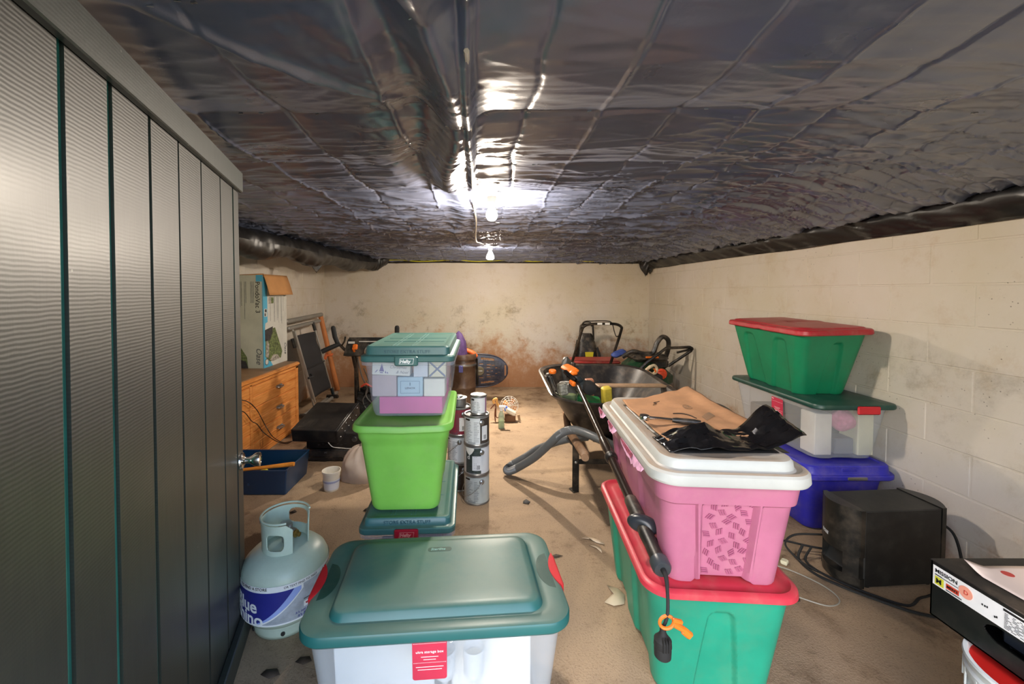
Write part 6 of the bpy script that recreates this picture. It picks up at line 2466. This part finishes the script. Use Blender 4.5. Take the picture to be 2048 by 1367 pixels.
for k_ in range(9):
    g.tube([Vector(f(.60 + .02 * k_, .30 + .01 * k_)), Vector(f(.61 + .02 * k_, .38 + .01 * k_))], .0015, 4)
obj('print', g, mat('faded_print', '#6b5238', .7), KR)
g = G()
g.tube(bez([f(.30, .78), f(.36, .80), f(.34, .83), f(.42, .83)], 5), .0016, 4)
g.tube(bez([f(.36, .50), f(.44, .47), f(.50, .42), f(.53, .36)], 5), .0022, 4)
obj('crease_tear', g, mat('dark_tear', '#3c2c1f', .8), KR)
BS = thing('plastic_sheet', 'glossy black folded plastic sheet on the white lid, its right end curled up', 'plastic sheet', (0, 0, ZL))
def bsf(u, v):
    x = lerp(.60, 1.06, u)
    y = lerp(1.300, 1.50, v) + .05 * u - .06 * sstep(.3, .0, u) * (v - .6)
    h = .008 + .050 * math.exp(-((u - .34) / .20) ** 2) * math.exp(-((v - .55 - .1 * u) / .34) ** 2)
    h += .095 * sstep(.70, 1.0, u) * (.45 + .55 * v)
    h += (vn(np.array([u * 6 + 2]), np.array([v * 5 + 1]))[0] - .5) * .018 * (1 - .5 * u) + abs(vn(np.array([u * 13 + v * 6]), np.array([v * 9 - u * 3 + 9]))[0] - .5) * .022
    h *= sstep(-.02, .12, u) * .8 + .2
    return (x, y, max(.003, h))
g = G()
g.grid(bsf, 34, 16)
obj('sheet', g, mat('glossy_black_film', '#0b0b0d', .16, spec=.7, bump=.25, bscale=18), BS, solid=.002, ang=18)
g = G()
g.grid(lambda u, v: (lerp(.615, .99, u) + .02 * v, lerp(1.33, 1.90, v) - .0, .0015 + .001 * sin(9 * v)), 8, 12)
obj('underlay', g, mat('matte_black_film', '#0d0d0e', .4), BS, solid=.001)
g = G()
g.grid(lambda u, v: (lerp(.99, 1.09, u), lerp(1.72, 2.0, v), .012 + .03 * math.sin(pi * u) * (.6 + .4 * sin(5 * v)) - .03 * u), 8, 10)
obj('fold', g, mat('matte_black_film2', '#0e0e0f', .35), BS, solid=.002)
RW = thing('ratchet_wrench', 'chrome ratchet wrench with black grip lying on the kraft paper bag', 'wrench', (.672, 1.585, ZL + .034), (0, R(2), R(-14)))
g = G()
g.lathe([(.017, -.009), (.019, -.006), (.019, .006), (.017, .009)], 20, c=(-.055, 0, 0))
g.box((.0, 0, 0), (.10, .014, .012), bev=.004)
obj('shank', g, M_CHROME, RW)
g = G()
g.tube([(.045, 0, 0), (.06, 0, 0), (.12, 0, 0), (.145, 0, 0)], [.008, .011, .012, .010], 12)
obj('grip', g, M_BLK, RW)

# ================================================================== scraps on the floor
def scrap(lab, pts, col, z=.002, name='scrap', cat='scrap'):
    g = G()
    cx = sum(p[0] for p in pts) / len(pts)
    cy = sum(p[1] for p in pts) / len(pts)
    n = len(pts)
    vs = [(p[0] - cx, p[1] - cy, .001 + .004 * (i % 2)) for i, p in enumerate(pts)] + [(0, 0, .007)]
    g.add(vs, [(i, (i + 1) % n, n) for i in range(n)])
    o = obj(name, g, mat(name + col[1:], col, .8), solid=.001)
    o.location = (cx, cy, z)
    return tag(o, lab, cat)
scrap('pale round torn scrap on the floor left of the emerald tote', [(.515, 1.76), (.55, 1.735), (.60, 1.75), (.618, 1.80), (.60, 1.845), (.555, 1.86), (.575, 1.82), (.555, 1.795)], '#b9ab93')
scrap('larger ragged pale chip on the floor behind the round scrap', [(.52, 2.225), (.56, 2.215), (.595, 2.185), (.635, 2.165), (.63, 2.195), (.59, 2.22), (.55, 2.245)], '#cbb9a2', name='paint_chip', cat='chip')
scrap('smaller ragged pale chip on the floor behind the round scrap', [(.55, 2.165), (.58, 2.135), (.60, 2.10), (.605, 2.135), (.58, 2.17)], '#c2b099', name='paint_chip', cat='chip')
scrap('dark curled leaf on the floor beneath the gas cylinder front', [(-.70, 1.47), (-.665, 1.455), (-.64, 1.475), (-.655, 1.49), (-.69, 1.49)], '#3a2d22', name='leaf', cat='leaf')
scrap('dark dry leaf on the floor near the door bottom rail', [(-.80, 1.42), (-.76, 1.40), (-.73, 1.42), (-.75, 1.44), (-.79, 1.44)], '#40342a', name='leaf', cat='leaf')
scrap('dark dry leaf on the floor between tub shadow and lime tote', [(-.76, 2.51), (-.735, 2.505), (-.72, 2.53), (-.735, 2.55), (-.755, 2.535)], '#33271d', name='leaf', cat='leaf')
scrap('dark dry leaf on the floor below the navy bin corner', [(-1.21, 2.49), (-1.185, 2.48), (-1.165, 2.50), (-1.185, 2.515)], '#33271d', name='leaf', cat='leaf')
scrap('dark lump of grit on the floor right of the hose shadow', [(.235, 2.60), (.27, 2.59), (.285, 2.62), (.26, 2.645), (.24, 2.63)], '#3c3a38', name='grit', cat='grit')
scrap('thin dark strip lying on the floor behind the nearest teal lid', [(.32, 2.07), (.35, 2.06), (.395, 2.075), (.36, 2.085)], '#4c4034', name='twig', cat='twig')
g = G()
g.tube(bez([(1.335, 1.795, .006), (1.355, 1.80, .010), (1.375, 1.785, .008), (1.37, 1.765, .006), (1.35, 1.765, .006)], 5), .004, 6)
tag(obj('twig', g, mat('dark_twig', '#2d241b', .8)), 'dark curled twig on the floor inside the pale wire loop', 'twig')

# ------------------------------------------------------------------ families of like things
GROUPS = {'storage_tote': 'plastic storage totes', 'gift_box': 'boxes packed inside clear totes', 'carton': 'cartons', 'clear_packet': 'packets inside the upper clear tote',
          'cable': 'cables', 'cord': 'cords', 'wood_block': 'wood blocks in the wheelbarrow', 'stereo_receiver': 'receivers in the stereo stack',
          'ceiling_lamp': 'bulbs on the ceiling', 'leaf': 'dry leaves on the floor', 'paint_chip': 'paint chips on the floor'}
for o in COL.objects:
    if o.parent is None and 'group' not in o and o.name.split('.')[0] in GROUPS and o.get('category'):
        o['group'] = GROUPS[o.name.split('.')[0]]
